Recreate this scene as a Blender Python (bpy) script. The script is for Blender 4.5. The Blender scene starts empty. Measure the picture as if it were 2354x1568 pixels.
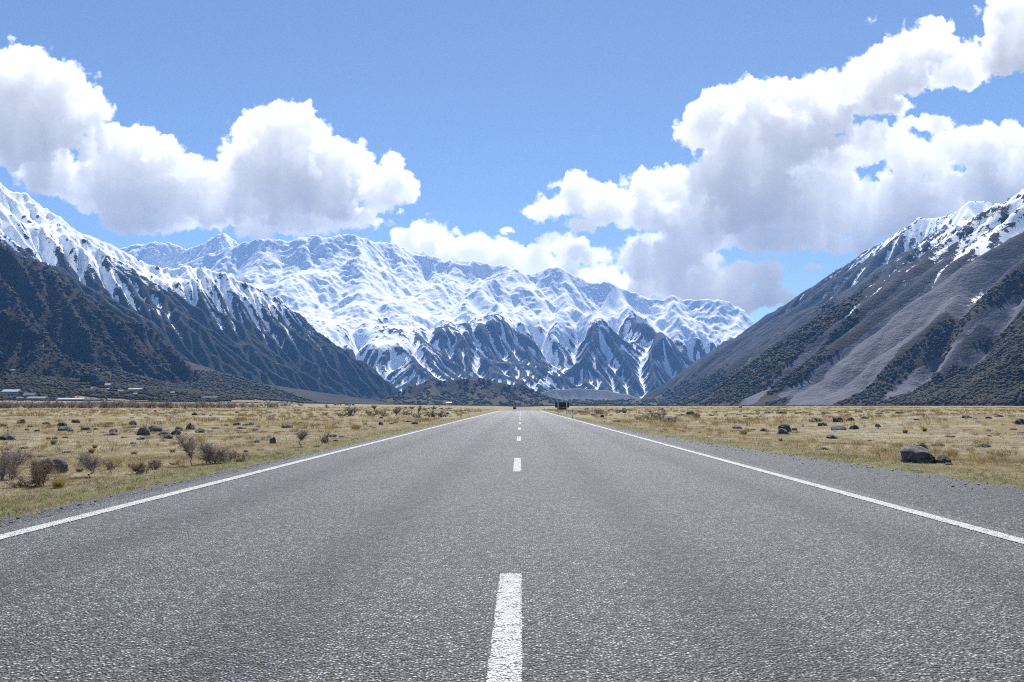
import bpy, bmesh, math, random, time
import numpy as np
from mathutils import Vector, Matrix
T0 = time.time()
S = bpy.context.scene
COL = S.collection
R = math.radians
f32 = np.float32

# ------------------------------------------------------------------ camera
CAM_H = 0.91
FOC = 1923.0                      # focal length in units of a 2353 px wide picture
PITCH = math.atan(148.0 / FOC)    # horizon sits below the middle of the picture
YAW = math.atan(20.5 / FOC)
cam_d = bpy.data.cameras.new('camera')
cam = bpy.data.objects.new('camera', cam_d)
COL.objects.link(cam)
cam.location = (0, 0, CAM_H)
cam.rotation_euler = (math.pi / 2 + PITCH, 0, YAW)
cam_d.sensor_width = 36.0
cam_d.lens = 36.0 * FOC / 2353.0
cam_d.clip_start = 0.05
cam_d.clip_end = 200000
S.camera = cam
CAM_M = cam.rotation_euler.to_matrix()

# ------------------------------------------------------------------ world, sun, exposure
SUN_EL, SUN_AZ = R(53), R(5)     # azimuth from +Y, positive to the right
S.view_settings.view_transform = 'Standard'
S.view_settings.look = 'None'
S.view_settings.exposure = 0.85
S.view_settings.gamma = 1.0
S.cycles.max_bounces = 6
S.cycles.diffuse_bounces = 3
S.cycles.glossy_bounces = 2
S.cycles.transparent_max_bounces = 8
S.cycles.volume_bounces = 1
S.cycles.use_denoising = False
S.cycles.pixel_filter_type = 'BLACKMAN_HARRIS'
S.cycles.filter_width = 1.1
S.cycles.use_adaptive_sampling = False
S.render.use_persistent_data = False
sun_d = bpy.data.lights.new('sun', 'SUN')
sun = bpy.data.objects.new('sun', sun_d)
COL.objects.link(sun)
sun_d.energy = 5.0
sun_d.angle = R(0.55)
sun_d.color = (1.0, 0.97, 0.925)
SUN_V = Vector((math.sin(SUN_AZ) * math.cos(SUN_EL), math.cos(SUN_AZ) * math.cos(SUN_EL), math.sin(SUN_EL)))
sun.rotation_euler = (-SUN_V).to_track_quat('-Z', 'Y').to_euler()
world = bpy.data.worlds.new('World')
S.world = world
world.use_nodes = True


# ------------------------------------------------------------------ node helper
class NT:
    def __init__(s, tree):
        s.t = tree
        for n in list(tree.nodes):
            tree.nodes.remove(n)

    def n(s, kind, ins=None, **kw):
        nd = s.t.nodes.new(kind)
        for k, v in kw.items():
            setattr(nd, k, v)
        for k, v in (ins or {}).items():
            s.put(nd.inputs[k], v)
        return nd

    def put(s, sock, v):
        if isinstance(v, bpy.types.NodeSocket):
            s.t.links.new(v, sock)
        elif isinstance(v, (tuple, list)) and len(v) == 3 and sock.type == 'RGBA':
            sock.default_value = (*v, 1.0)
        else:
            sock.default_value = v

    def m(s, op, a, b=None, c=None, clamp=False):
        nd = s.t.nodes.new('ShaderNodeMath')
        nd.operation = op
        nd.use_clamp = clamp
        for i, v in enumerate((a, b, c)):
            if v is not None:
                s.put(nd.inputs[i], v)
        return nd.outputs[0]

    def mix(s, f, a, b, blend='MIX'):
        nd = s.t.nodes.new('ShaderNodeMix')
        nd.data_type = 'RGBA'
        nd.blend_type = blend
        nd.clamp_factor = True
        s.put(nd.inputs[0], f)
        s.put(nd.inputs[6], a)
        s.put(nd.inputs[7], b)
        return nd.outputs[2]

    def ramp(s, v, lo, hi, a=0.0, b=1.0, smooth=True):
        nd = s.t.nodes.new('ShaderNodeMapRange')
        nd.interpolation_type = 'SMOOTHSTEP' if smooth else 'LINEAR'
        for i, x in enumerate((v, lo, hi, a, b)):
            s.put(nd.inputs[i], x)
        return nd.outputs[0]

    def noise(s, vec, scale, detail=4, rough=0.55, dist=0.0, out=0, dim='3D'):
        nd = s.t.nodes.new('ShaderNodeTexNoise')
        nd.noise_dimensions = dim
        if vec is not None:
            s.put(nd.inputs['Vector'], vec)
        nd.inputs['Scale'].default_value = scale
        nd.inputs['Detail'].default_value = detail
        nd.inputs['Roughness'].default_value = rough
        nd.inputs['Distortion'].default_value = dist
        return nd.outputs[out]

    def vor(s, vec, scale, feature='F1', out='Distance', rnd=1.0):
        nd = s.t.nodes.new('ShaderNodeTexVoronoi')
        nd.feature = feature
        if vec is not None:
            s.put(nd.inputs['Vector'], vec)
        nd.inputs['Scale'].default_value = scale
        nd.inputs['Randomness'].default_value = rnd
        return nd.outputs[out]

    def attr(s, name, out='Fac'):
        nd = s.t.nodes.new('ShaderNodeAttribute')
        nd.attribute_name = name
        return nd.outputs[out]

    def pos(s, scale=None):
        o = s.t.nodes.new('ShaderNodeNewGeometry').outputs['Position']
        if scale is None:
            return o
        nd = s.t.nodes.new('ShaderNodeVectorMath')
        nd.operation = 'MULTIPLY'
        s.put(nd.inputs[0], o)
        nd.inputs[1].default_value = scale
        return nd.outputs[0]

    def obj(s):
        return s.t.nodes.new('ShaderNodeTexCoord').outputs['Object']

    def bump(s, h, strength=0.5, dist=1.0, normal=None):
        nd = s.t.nodes.new('ShaderNodeBump')
        s.put(nd.inputs['Strength'], strength)
        s.put(nd.inputs['Distance'], dist)
        s.put(nd.inputs['Height'], h)
        if normal is not None:
            s.put(nd.inputs['Normal'], normal)
        return nd.outputs[0]

    def bsdf(s, color, rough=0.9, normal=None, spec=0.3, **ins):
        nd = s.t.nodes.new('ShaderNodeBsdfPrincipled')
        s.put(nd.inputs['Base Color'], color)
        s.put(nd.inputs['Roughness'], rough)
        s.put(nd.inputs['Specular IOR Level'], spec)
        if normal is not None:
            s.put(nd.inputs['Normal'], normal)
        for k, v in ins.items():
            s.put(nd.inputs[k.replace('_', ' ')], v)
        return nd.outputs[0]

    def out(s, shader, where='Surface', kind='ShaderNodeOutputMaterial'):
        o = s.t.nodes.new(kind)
        s.t.links.new(shader, o.inputs[where])
        return o


def material(name, fn):
    m = bpy.data.materials.new(name)
    m.use_nodes = True
    nt = NT(m.node_tree)
    nt.out(fn(nt))
    return m


def ray(px, py):
    """direction through a point of the 2353 x 1568 view of the photograph"""
    d = CAM_M @ Vector((px - 1176.5, 784.0 - py, -FOC))
    return d / d.y


def P(px, py, Y):
    d = ray(px, py)
    return (d.x * Y, Y, CAM_H + d.z * Y)


# ------------------------------------------------------------------ numpy noise
def perlin(x, y, seed=0):
    rs = np.random.RandomState(seed)
    perm = rs.permutation(512).astype(np.int32)
    perm = np.concatenate([perm, perm])
    ang = rs.rand(512) * 2 * np.pi
    gx = np.cos(ang).astype(f32)
    gy = np.sin(ang).astype(f32)
    xi = np.floor(x).astype(np.int32)
    yi = np.floor(y).astype(np.int32)
    xf = (x - xi).astype(f32)
    yf = (y - yi).astype(f32)
    u = xf * xf * xf * (xf * (xf * 6 - 15) + 10)
    v = yf * yf * yf * (yf * (yf * 6 - 15) + 10)
    x0 = xi & 511
    x1 = (xi + 1) & 511
    y0 = yi & 511
    y1 = (yi + 1) & 511

    def g(a, b, dx, dy):
        i = perm[perm[a] + b]
        return gx[i] * dx + gy[i] * dy
    n00 = g(x0, y0, xf, yf)
    n10 = g(x1, y0, xf - 1, yf)
    n01 = g(x0, y1, xf, yf - 1)
    n11 = g(x1, y1, xf - 1, yf - 1)
    a = n00 + u * (n10 - n00)
    b = n01 + u * (n11 - n01)
    return (a + v * (b - a)) * 1.5


def fbm(x, y, octaves=5, seed=0, gain=0.5, lac=2.03, ridged=False):
    s = np.zeros(np.broadcast(x, y).shape, f32)
    a, tot = 1.0, 0.0
    for o in range(octaves):
        n = perlin(x, y, seed + o * 17)
        if ridged:
            n = 1 - 2 * np.abs(n)
        s += a * n
        tot += a
        a *= gain
        x = x * lac + 13.7
        y = y * lac - 7.3
    return s / tot


def sstep(a, b, x):
    t = np.clip((x - a) / (b - a), 0, 1)
    return t * t * (3 - 2 * t)


# ------------------------------------------------------------------ object helpers
def tag(o, label=None, cat=None, group=None, kind=None):
    if label:
        o['label'] = label
    if cat:
        o['category'] = cat
    if group:
        o['group'] = group
    if kind:
        o['kind'] = kind
    return o


def mesh_np(name, verts, faces, mat, parent=None, attrs=None, smooth=True, mats=None, mat_idx=None):
    """verts (n,3); faces (m,3) or (m,4) array"""
    me = bpy.data.meshes.new(name)
    verts = np.ascontiguousarray(verts, dtype=f32)
    faces = np.ascontiguousarray(faces, dtype=np.int32)
    k = faces.shape[1]
    me.vertices.add(len(verts))
    me.vertices.foreach_set('co', verts.ravel())
    me.loops.add(faces.size)
    me.loops.foreach_set('vertex_index', faces.ravel())
    me.polygons.add(len(faces))
    me.polygons.foreach_set('loop_start', np.arange(0, faces.size, k, dtype=np.int32))
    me.polygons.foreach_set('loop_total', np.full(len(faces), k, dtype=np.int32))
    if smooth:
        me.polygons.foreach_set('use_smooth', np.ones(len(faces), dtype=bool))
    for m in (mats or [mat]):
        me.materials.append(m)
    if mat_idx is not None:
        me.polygons.foreach_set('material_index', np.asarray(mat_idx, dtype=np.int32))
    me.update(calc_edges=True)
    for an, av in (attrs or {}).items():
        a = me.attributes.new(an, 'FLOAT', 'POINT')
        a.data.foreach_set('value', np.ascontiguousarray(av, dtype=f32).ravel())
    o = bpy.data.objects.new(name, me)
    COL.objects.link(o)
    o.parent = parent
    return o


def grid_faces(ny, nx):
    i = np.arange(ny * nx, dtype=np.int32).reshape(ny, nx)
    return np.stack([i[:-1, :-1], i[:-1, 1:], i[1:, 1:], i[1:, :-1]], -1).reshape(-1, 4)


def empty(name, loc, rz=0.0, label=None, cat=None, group=None):
    o = bpy.data.objects.new(name, None)
    COL.objects.link(o)
    o.location = loc
    o.rotation_euler = (0, 0, rz)
    o.empty_display_size = 0.3
    return tag(o, label, cat, group)


# ------------------------------------------------------------------ clouds: a slab of cumulus, density and sunlight worked out in 3-D
def cloud_field():
    A = lambda L: [(.4271 * x, 86.2 + .4271 * y, .4271 * a, .4271 * b) for x, y, a, b in L]
    B = lambda L: [(1149 + .5115 * x, .5115 * y, .5115 * a, .5115 * b) for x, y, a, b in L]
    bl = A([(-40, 240, 300, 200), (80, 150, 190, 130), (250, 260, 190, 160), (380, 230, 120, 110), (430, 330, 150, 130), (520, 400, 100, 90),
            (150, 430, 300, 190), (350, 450, 220, 150), (60, 600, 160, 80), (560, 560, 170, 120), (700, 620, 200, 150), (850, 640, 150, 110), (930, 610, 60, 70),
            (270, 680, 140, 110), (330, 780, 150, 80), (520, 800, 250, 150), (700, 850, 300, 150), (900, 850, 250, 150), (1050, 760, 180, 130), (1000, 950, 300, 90),
            (760, 980, 250, 60), (1180, 900, 220, 140), (880, 1020, 150, 40),
            (1500, 470, 210, 130), (1580, 440, 150, 90), (1360, 520, 150, 100), (1650, 520, 180, 120), (1750, 610, 170, 130), (1350, 650, 200, 150), (1550, 700, 300, 170),
            (1850, 680, 170, 140), (1250, 640, 80, 60), (1280, 740, 150, 120), (1900, 640, 110, 100), (1950, 780, 170, 120), (2110, 700, 90, 110), (2140, 800, 110, 110),
            (2050, 880, 150, 90), (1700, 850, 300, 140), (1400, 900, 260, 130), (1850, 960, 240, 80), (1600, 990, 280, 70), (1350, 1040, 140, 40), (1950, 970, 120, 60)])
    bl += [(935, 545, 55, 30), (1000, 555, 75, 42), (1070, 570, 85, 44), (1140, 588, 80, 40), (1205, 602, 70, 36), (1290, 620, 80, 36), (1380, 640, 90, 36), (1160, 532, 26, 8), (1175, 528, 20, 6)]
    bl += B([(350, 870, 80, 90), (240, 930, 120, 65), (190, 960, 90, 45), (450, 940, 150, 80), (370, 1000, 130, 50), (720, 850, 130, 90), (800, 800, 80, 60), (640, 830, 60, 50), (560, 930, 80, 50),
             (900, 580, 110, 90), (830, 590, 70, 40), (870, 530, 60, 60), (950, 500, 80, 60), (1050, 470, 110, 80), (1180, 480, 150, 100), (1290, 430, 110, 80), (1400, 430, 100, 90), (1470, 500, 110, 110), (1100, 640, 220, 130),
             (1000, 800, 180, 130), (900, 920, 220, 120), (1300, 620, 200, 150), (1200, 760, 220, 150),
             (1590, 320, 80, 60), (620, 960, 160, 80), (800, 960, 210, 110), (960, 1010, 250, 100), (1150, 900, 260, 140), (1380, 840, 260, 140), (700, 1150, 260, 80), (1200, 1060, 260, 70), (1600, 390, 170, 85), (1500, 400, 130, 100), (1760, 330, 170, 100), (1640, 430, 180, 70), (1760, 460, 80, 50), (1840, 240, 160, 110), (1930, 190, 130, 85), (1980, 220, 140, 80), (2050, 270, 160, 90), (2250, 250, 170, 110),
             (2320, 100, 150, 110), (2300, 20, 130, 90), (2400, 200, 160, 120), (1650, 630, 140, 75), (1520, 720, 150, 90), (1750, 670, 150, 90), (1900, 740, 150, 90), (2050, 650, 130, 80), (2150, 600, 150, 60), (1970, 555, 90, 45),
             (2290, 620, 130, 70), (2220, 720, 170, 80), (2100, 840, 280, 70), (1800, 860, 260, 90), (1500, 850, 250, 110), (1300, 950, 260, 110), (1600, 990, 220, 85), (1900, 930, 220, 60),
             (1400, 1060, 200, 65), (1150, 1010, 220, 80), (1550, 1110, 130, 45), (300, 1110, 110, 60), (250, 1060, 60, 40), (230, 1190, 130, 60), (430, 1150, 150, 60), (650, 1190, 220, 80), (850, 1190, 150, 70),
             (700, 1090, 130, 60), (950, 1080, 120, 60), (1130, 1215, 110, 50), (1000, 1260, 130, 60), (800, 1280, 220, 80), (600, 1290, 180, 70), (450, 1240, 150, 60), (1150, 1340, 150, 55), (1300, 1345, 100, 25), (1000, 1350, 200, 50),
             (60, 1140, 110, 40), (1400, 1200, 50, 20), (20, 1040, 40, 18), (250, 830, 40, 30), (1140, 1130, 35, 30), (2380, 780, 160, 90)])
    VX, VD = 2.3, 4.5
    x0, x1, y0, y1, dr = -130.0, 2480.0, -40.0, 760.0, 165.0
    nx, ny, nd = int((x1 - x0) / VX), int((y1 - y0) / VX), int(2 * dr / VD)
    F = np.full((ny, nx, nd), -1.5, f32)
    rs = np.random.RandomState(5)
    for (cx, cy, rx, ry) in bl:
        rx *= 1.02
        ry *= 1.02
        rd = 0.55 * min(rx, ry) + 0.3 * max(rx, ry)
        cd = math.sin(cx * .037 + cy * .061) * 24
        k = 1.7
        ia, ib = max(0, int((cx - k * rx - x0) / VX)), min(nx, int((cx + k * rx - x0) / VX) + 1)
        ja, jb = max(0, int((cy - k * ry - y0) / VX)), min(ny, int((cy + k * ry - y0) / VX) + 1)
        if ia >= ib or ja >= jb:
            continue
        X = ((x0 + (np.arange(ia, ib) + .5) * VX) - cx) / rx
        Yv = ((y0 + (np.arange(ja, jb) + .5) * VX) - cy) / ry
        D = ((np.arange(nd) + .5) * VD - dr - cd) / rd
        r = np.sqrt(Yv[:, None, None] ** 2 + X[None, :, None] ** 2 + D[None, None, :] ** 2).astype(f32)
        sc = min(rx, ry) / 45.0
        sc = 0.6 + 0.4 * min(sc, 1.6)
        v = (1 - r) * sc
        sub = F[ja:jb, ia:ib]
        # smooth union
        h = np.clip(0.5 + 0.5 * (v - sub) / 0.25, 0, 1)
        sub[...] = sub * (1 - h) + v * h + 0.25 * h * (1 - h) * 0.5

    def lat(n, vox, s, axis, arr):
        c = np.arange(n) * vox / s
        i = np.floor(c).astype(int)
        t = c - i
        t = (t * t * (3 - 2 * t)).astype(f32)
        sh = [1, 1, 1]
        sh[axis] = n
        t = t.reshape(sh)
        return np.take(arr, i, axis) * (1 - t) + np.take(arr, i + 1, axis) * t
    amp = 0.46
    for s in (150, 76, 40, 21, 11.5, 6.2, 3.6):
        L = rs.randn(int(ny * VX / s) + 3, int(nx * VX / s) + 3, int(nd * VD / s) + 3).astype(f32)
        L = lat(ny, VX, s, 0, L)
        L = lat(nd, VD, s, 2, L)
        L = lat(nx, VX, s, 1, L)
        if s < 100:
            L = 0.55 - np.abs(L) * 1.05
            F += (-amp * 0.95) * L if s < 80 else (-amp) * L
        else:
            F += amp * 0.45 * L
        amp *= 0.70
    F += 0.13
    dens = np.clip(F / 0.34, 0, 1) ** 1.2 * 0.075
    dens[:, :, :3] *= 0
    dens[:, :, -3:] *= 0
    # optical depth towards the sun
    tau = np.zeros_like(dens)
    stepd = (math.cos(SUN_EL) / math.sin(SUN_EL)) * VX / VD
    stepx = math.sin(SUN_AZ) * stepd * VD / VX
    ds = VX / math.sin(SUN_EL)
    prev = np.zeros((nx, nd), f32)

    def shift(a, sft, axis):
        i = int(math.floor(sft))
        t = sft - i
        a0 = np.roll(a, -i, axis)
        a1 = np.roll(a, -i - 1, axis)
        return a0 * (1 - t) + a1 * t
    for j in range(ny):
        q = prev + 0 if j == 0 else shift(shift(prev, stepd, 1), stepx, 0)
        tau[j] = q + dens[j] * ds * 0.5
        prev = q + dens[j] * ds
    lum = np.zeros((ny, nx), f32)
    amb = np.zeros((ny, nx), f32)
    T = np.ones((ny, nx), f32)
    for k in range(nd):
        t = tau[:, :, k]
        s = 0.52 * np.exp(-0.42 * t) + 0.52 * np.exp(-0.13 * t) + 0.30 * np.exp(-0.036 * t)
        a = 0.5 + 0.5 * np.exp(-0.10 * t)
        w = T * (1 - np.exp(-dens[:, :, k] * VD))
        lum += w * s
        amb += w * a
        T *= np.exp(-dens[:, :, k] * VD)
    al = 1 - T
    g = np.maximum(al, 1e-4)
    return (x0, x1, y0, y1), al, lum / g, amb / g


CB, c_al, c_lum, c_amb = cloud_field()
ny_, nx_ = c_al.shape
cimg = bpy.data.images.new('cumulus_field', nx_, ny_, alpha=True, float_buffer=True)
cimg.colorspace_settings.name = 'Non-Color'
buf = np.zeros((ny_, nx_, 4), f32)
buf[..., 0] = c_al
buf[..., 1] = c_lum
buf[..., 2] = c_amb
buf[..., 3] = 1
cimg.pixels.foreach_set(buf[::-1].ravel())
cimg.pack()
print('clouds', round(time.time() - T0, 1))

w = NT(world.node_tree)
sky = w.n('ShaderNodeTexSky', sky_type='NISHITA', sun_disc=False, sun_elevation=SUN_EL, sun_rotation=SUN_AZ,
          altitude=2000, air_density=1.0, dust_density=0.5, ozone_density=3.0)
gen = w.n('ShaderNodeTexCoord').outputs['Generated']
# the cloud bank stands beyond the mountains: turn a direction into its place on that bank
rot = w.n('ShaderNodeVectorRotate', {'Vector': gen}, rotation_type='EULER_XYZ', invert=True)
rot.inputs['Rotation'].default_value = (PITCH, 0, YAW)
sep = w.n('ShaderNodeSeparateXYZ', {0: rot.outputs[0]})
yy = w.m('MAXIMUM', sep.outputs[1], 0.02)
pxn = w.m('MULTIPLY_ADD', w.m('DIVIDE', sep.outputs[0], yy), FOC, 1176.5)
pyn = w.m('MULTIPLY_ADD', w.m('DIVIDE', sep.outputs[2], yy), -FOC, 784.0)
wn = w.noise(gen, 100.0, 5, 0.62, out=1)
wsep = w.n('ShaderNodeSeparateXYZ', {0: wn})
pxn = w.m('MULTIPLY_ADD', w.m('SUBTRACT', wsep.outputs[0], 0.5), 30.0, pxn)
pyn = w.m('MULTIPLY_ADD', w.m('SUBTRACT', wsep.outputs[1], 0.5), 30.0, pyn)
u = w.m('DIVIDE', w.m('SUBTRACT', pxn, CB[0]), CB[1] - CB[0])
v = w.m('SUBTRACT', 1.0, w.m('DIVIDE', w.m('SUBTRACT', pyn, CB[2]), CB[3] - CB[2]))
uv = w.n('ShaderNodeCombineXYZ', {0: u, 1: v})
tex = w.n('ShaderNodeTexImage', {0: uv.outputs[0]}, image=cimg, interpolation='Cubic', extension='EXTEND')
tc = w.n('ShaderNodeSeparateColor', {0: tex.outputs[0]})
front = w.m('GREATER_THAN', sep.outputs[1], 0.05)
fine = w.noise(gen, 260.0, 5, 0.72)
al = w.m('MULTIPLY_ADD', w.m('SUBTRACT', fine, 0.5), 0.55, tc.outputs[0])
al = w.m('MULTIPLY', w.m('MULTIPLY', w.ramp(al, 0.02, 1.0), w.ramp(tc.outputs[0], 0.0, 0.12)), front)
skyc = sky.outputs[0]
SKY_K = 0.070
skyv = w.n('ShaderNodeVectorMath', operation='SCALE')
w.put(skyv.inputs[0], skyc)
skyv.inputs[3].default_value = SKY_K
sunc = w.n('ShaderNodeVectorMath', operation='SCALE')
sunc.inputs[0].default_value = (0.60, 0.594, 0.588)
w.put(sunc.inputs[3], tc.outputs[1])
ambc = w.n('ShaderNodeVectorMath', operation='SCALE')
ambc.inputs[0].default_value = (0.235, 0.24, 0.25)
w.put(ambc.inputs[3], tc.outputs[2])
cl = w.n('ShaderNodeVectorMath', operation='ADD')
w.put(cl.inputs[0], sunc.outputs[0])
w.put(cl.inputs[1], ambc.outputs[0])
mixc = w.mix(al, skyv.outputs[0], cl.outputs[0])
bg = w.n('ShaderNodeBackground', {'Color': mixc, 'Strength': 1.0})
w.out(bg.outputs[0], 'Surface', 'ShaderNodeOutputWorld')

# ------------------------------------------------------------------ mountains
def nb_shift(a, dy, dx):
    return np.roll(np.roll(a, -dy, 0), -dx, 1)


def erode(h, cell, steps=40, inner=10, K=6.0, m=0.45, talus=0.9, noise_amp=0.0, hard=None):
    """stream-power valleys with loose slopes: cuts the branching gullies into a mountain"""
    h = h.astype(f32)
    acc = np.ones_like(h)
    nb = [(dy, dx, math.hypot(dy, dx) * cell) for dy in (-1, 0, 1) for dx in (-1, 0, 1) if dy or dx]
    for st in range(steps):
        W = []
        tot = np.full_like(h, 1e-9)
        smax = np.zeros_like(h)
        for dy, dx, d in nb:
            s = np.maximum((h - nb_shift(h, dy, dx)) / d, 0)
            np.maximum(smax, s, out=smax)
            s2 = s * s
            s2 *= s2
            W.append(s2)
            tot += s2
        for w_ in W:
            w_ /= tot
        for it in range(inner):
            new = np.ones_like(h)
            for (dy, dx, d), w_ in zip(nb, W):
                new += nb_shift(w_ * acc, -dy, -dx)
            new[0] = 1
            new[-1] = 1
            new[:, 0] = 1
            new[:, -1] = 1
            acc = new
        e = K * (acc ** m) * smax
        if hard is not None:
            e *= hard
        e = np.minimum(e, smax * cell * 0.45)
        e *= sstep(2, 60, h)
        e[0] = e[-1] = 0
        e[:, 0] = e[:, -1] = 0
        h -= e
        # material creeps off slopes steeper than the talus angle
        if st % 2 == 0:
            dh = np.zeros_like(h)
            for dy, dx, d in nb:
                df = (h - nb_shift(h, dy, dx)) / d
                mv = np.maximum(df - talus, 0) * d * 0.10
                dh -= mv
                dh += nb_shift(mv, -dy, -dx)
            dh[0] = dh[-1] = 0
            dh[:, 0] = dh[:, -1] = 0
            h += dh
    return h, acc


def tent(X, Y, ridges, k=25.0):
    """height under a set of ridge lines; each ridge is a list of points and a side slope"""
    H = np.full(X.shape, -400.0, f32)
    for pts, slope, conc, *hw in ridges:
        hA, hL = hw if hw else (0.0, 1.0)
        for (ax, ay, az), (bx, by, bz) in zip(pts[:-1], pts[1:]):
            dx, dy = bx - ax, by - ay
            L2 = dx * dx + dy * dy + 1e-6
            t = np.clip(((X - ax) * dx + (Y - ay) * dy) / L2, 0, 1)
            d = np.hypot(X - ax - t * dx, Y - ay - t * dy)
            z = az + t * (bz - az)
            z = z - slope * d + conc * d * d / (d + 900.0)
            if hA:
                z = z - hA * (1 - np.exp(-d / hL))
            hh = np.clip(0.5 + 0.5 * (z - H) / k, 0, 1)
            H = H * (1 - hh) + z * hh + k * hh * (1 - hh) * 0.5
    return H


def RP(s):
    """'px,py,Y px,py,Y ...' in the photograph -> points of a ridge in metres"""
    return [P(*[float(c) for c in q.split(',')]) for q in s.split()]


def hgt(H, x0, y0, cell, x, y):
    i, j = (x - x0) / cell, (y - y0) / cell
    if not (0 <= i < H.shape[1] - 1 and 0 <= j < H.shape[0] - 1):
        return -1e3
    a, b = int(i), int(j)
    s, t = i - a, j - b
    return (H[b, a] * (1 - s) + H[b, a + 1] * s) * (1 - t) + (H[b + 1, a] * (1 - s) + H[b + 1, a + 1] * s) * t


def hit_one(px, py, H, x0, y0, cell):
    d = ray(px, py)
    Y = y0 + 1.0
    Ye = y0 + cell * (H.shape[0] - 2)
    while Y < Ye:
        if CAM_H + d.z * Y < hgt(H, x0, y0, cell, d.x * Y, Y):
            return (d.x * Y, Y)
        Y += cell * 0.7
    return None


def streak(X, Y, H, x0, y0, cell, path):
    """1 along a track on the slope ('px,py,halfwidth ...' as seen in the photograph), fading to 0 beside it"""
    pts = []
    for q in path.split():
        a = [float(c) for c in q.split(',')]
        h = hit_one(a[0], a[1], H, x0, y0, cell)
        if h:
            pts.append((h[0], h[1], a[2]))
    M = np.zeros(X.shape, f32)
    if len(pts) < 2:
        return M
    wob = fbm(X / 80, Y / 80, 3, 7) * 1.2
    for (ax, ay, aw), (bx, by, bw) in zip(pts[:-1], pts[1:]):
        dx, dy = bx - ax, by - ay
        t = np.clip(((X - ax) * dx + (Y - ay) * dy) / (dx * dx + dy * dy + 1e-6), 0, 1)
        w_ = aw + t * (bw - aw)
        d = np.hypot(X - ax - t * dx, Y - ay - t * dy) / w_ + wob * 0.5
        M = np.maximum(M, sstep(1.5, 0.5, d))
    return M


def soften(H, M, n, k):
    B = H
    for _ in range(n):
        B = (B + nb_shift(B, 1, 0) + nb_shift(B, -1, 0) + nb_shift(B, 0, 1) + nb_shift(B, 0, -1)) * 0.2
    return H + (B - H) * M * k


TERR, ATTR = [], []      # (x0, y0, cell, H) for finding where things stand


def terrain(name, x0, x1, y0, y1, cell, ridges, mat, warp=60, rough=28, seed=0, ero=None, snow=None, cover=None, label=None, cutoff=-6.0, fan=None, hardf=None, post=None, paint=()):
    t0 = time.time()
    ero = ero or {}
    K0, m0, tal = ero.get('K', 1.0), ero.get('m', .46), ero.get('talus', .85)
    nx0, ny0 = int((x1 - x0) / cell / 4) + 1, int((y1 - y0) / cell / 4) + 1

    def raw(f):
        c_ = cell * f
        nx, ny = (nx0 - 1) * (4 // f) + 1, (ny0 - 1) * (4 // f) + 1
        X, Y = np.meshgrid((x0 + np.arange(nx) * c_).astype(f32), (y0 + np.arange(ny) * c_).astype(f32))
        wx = fbm(X / 420, Y / 420, 4, seed + 1) * warp
        wy = fbm(X / 420, Y / 420, 4, seed + 2) * warp
        H = tent(X + wx, Y + wy, ridges)
        H += fbm(X / 900, Y / 900, 3, seed + 6) * rough * ero.get('low', 1.3) * sstep(0, 300, H)
        H += fbm(X / 300, Y / 300, 5, seed + 3, 0.52, ridged=True) * rough * sstep(0, 250, H) * (0.75 + 0.8 * perlin(X / 900, Y / 900, seed + 12))
        if f < 4:
            H += fbm(X / 95, Y / 95, 3, seed + 4, 0.5, ridged=True) * rough * 0.35 * sstep(0, 200, H)
        return X, Y, H, wx, wy
    D = None
    for f, st, kk in ero.get('lv', ((4, 36, 1.5), (2, 20, 1.0), (1, 16, 0.9))):
        X, Y, H0, wx, wy = raw(f)
        if D is not None:
            # carry the valleys over to the finer grid
            U_ = np.zeros(H0.shape, f32)
            U_[::2, ::2] = D
            U_[1::2, ::2] = (D[:-1] + D[1:]) * .5
            U_[:, 1::2] = (U_[:, :-2:2] + U_[:, 2::2]) * .5
            H = H0 + U_
        else:
            H = H0
        H, acc = erode(H, cell * f, steps=st, inner=8 if f == 1 else 12, K=K0 * kk, m=m0, talus=tal, hard=hardf(X, Y, H) if hardf else None)
        D = H - H0
    if post:
        H = post(X, Y, H)
    if fan:
        H = np.maximum(H, tent(X + wx * .3, Y + wy * .3, fan, 6.0) + fbm(X / 60, Y / 60, 3, seed + 5) * 2.0)
    # lie on the valley floor
    H = np.where(H > 0, H, H * 0.6)
    gy, gx = np.gradient(H, cell)
    sl = np.hypot(gx, gy)
    def blur(a, n):
        for _ in range(n):
            a = (a + nb_shift(a, 1, 0) + nb_shift(a, -1, 0) + nb_shift(a, 0, 1) + nb_shift(a, 0, -1)) * 0.2
        return a
    conc = (blur(H, 12) - H) / cell        # >0 in gullies
    conc2 = (blur(H, 60) - H) / cell
    at = cover(X, Y, H, sl, conc, conc2, acc, seed)
    for key, path, amt in paint:
        at[key] = at[key] + amt * streak(X, Y, H, x0, y0, cell, path)
    V = np.stack([X, Y, H], -1).reshape(-1, 3)
    F = grid_faces(*H.shape)
    keep = (H.reshape(-1)[F] > cutoff).any(1)
    # leave out what faces away behind a crest of another cell is fine: keep all above the floor
    F = F[keep]
    o = mesh_np(name, V, F, mat, attrs={k: v for k, v in at.items()})
    tag(o, label, None, None, 'structure')
    TERR.append((x0, y0, cell, H))
    ATTR.append(at)
    print(name, H.shape, 'max', H.max(), round(time.time() - t0, 1))
    return o, H


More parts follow.
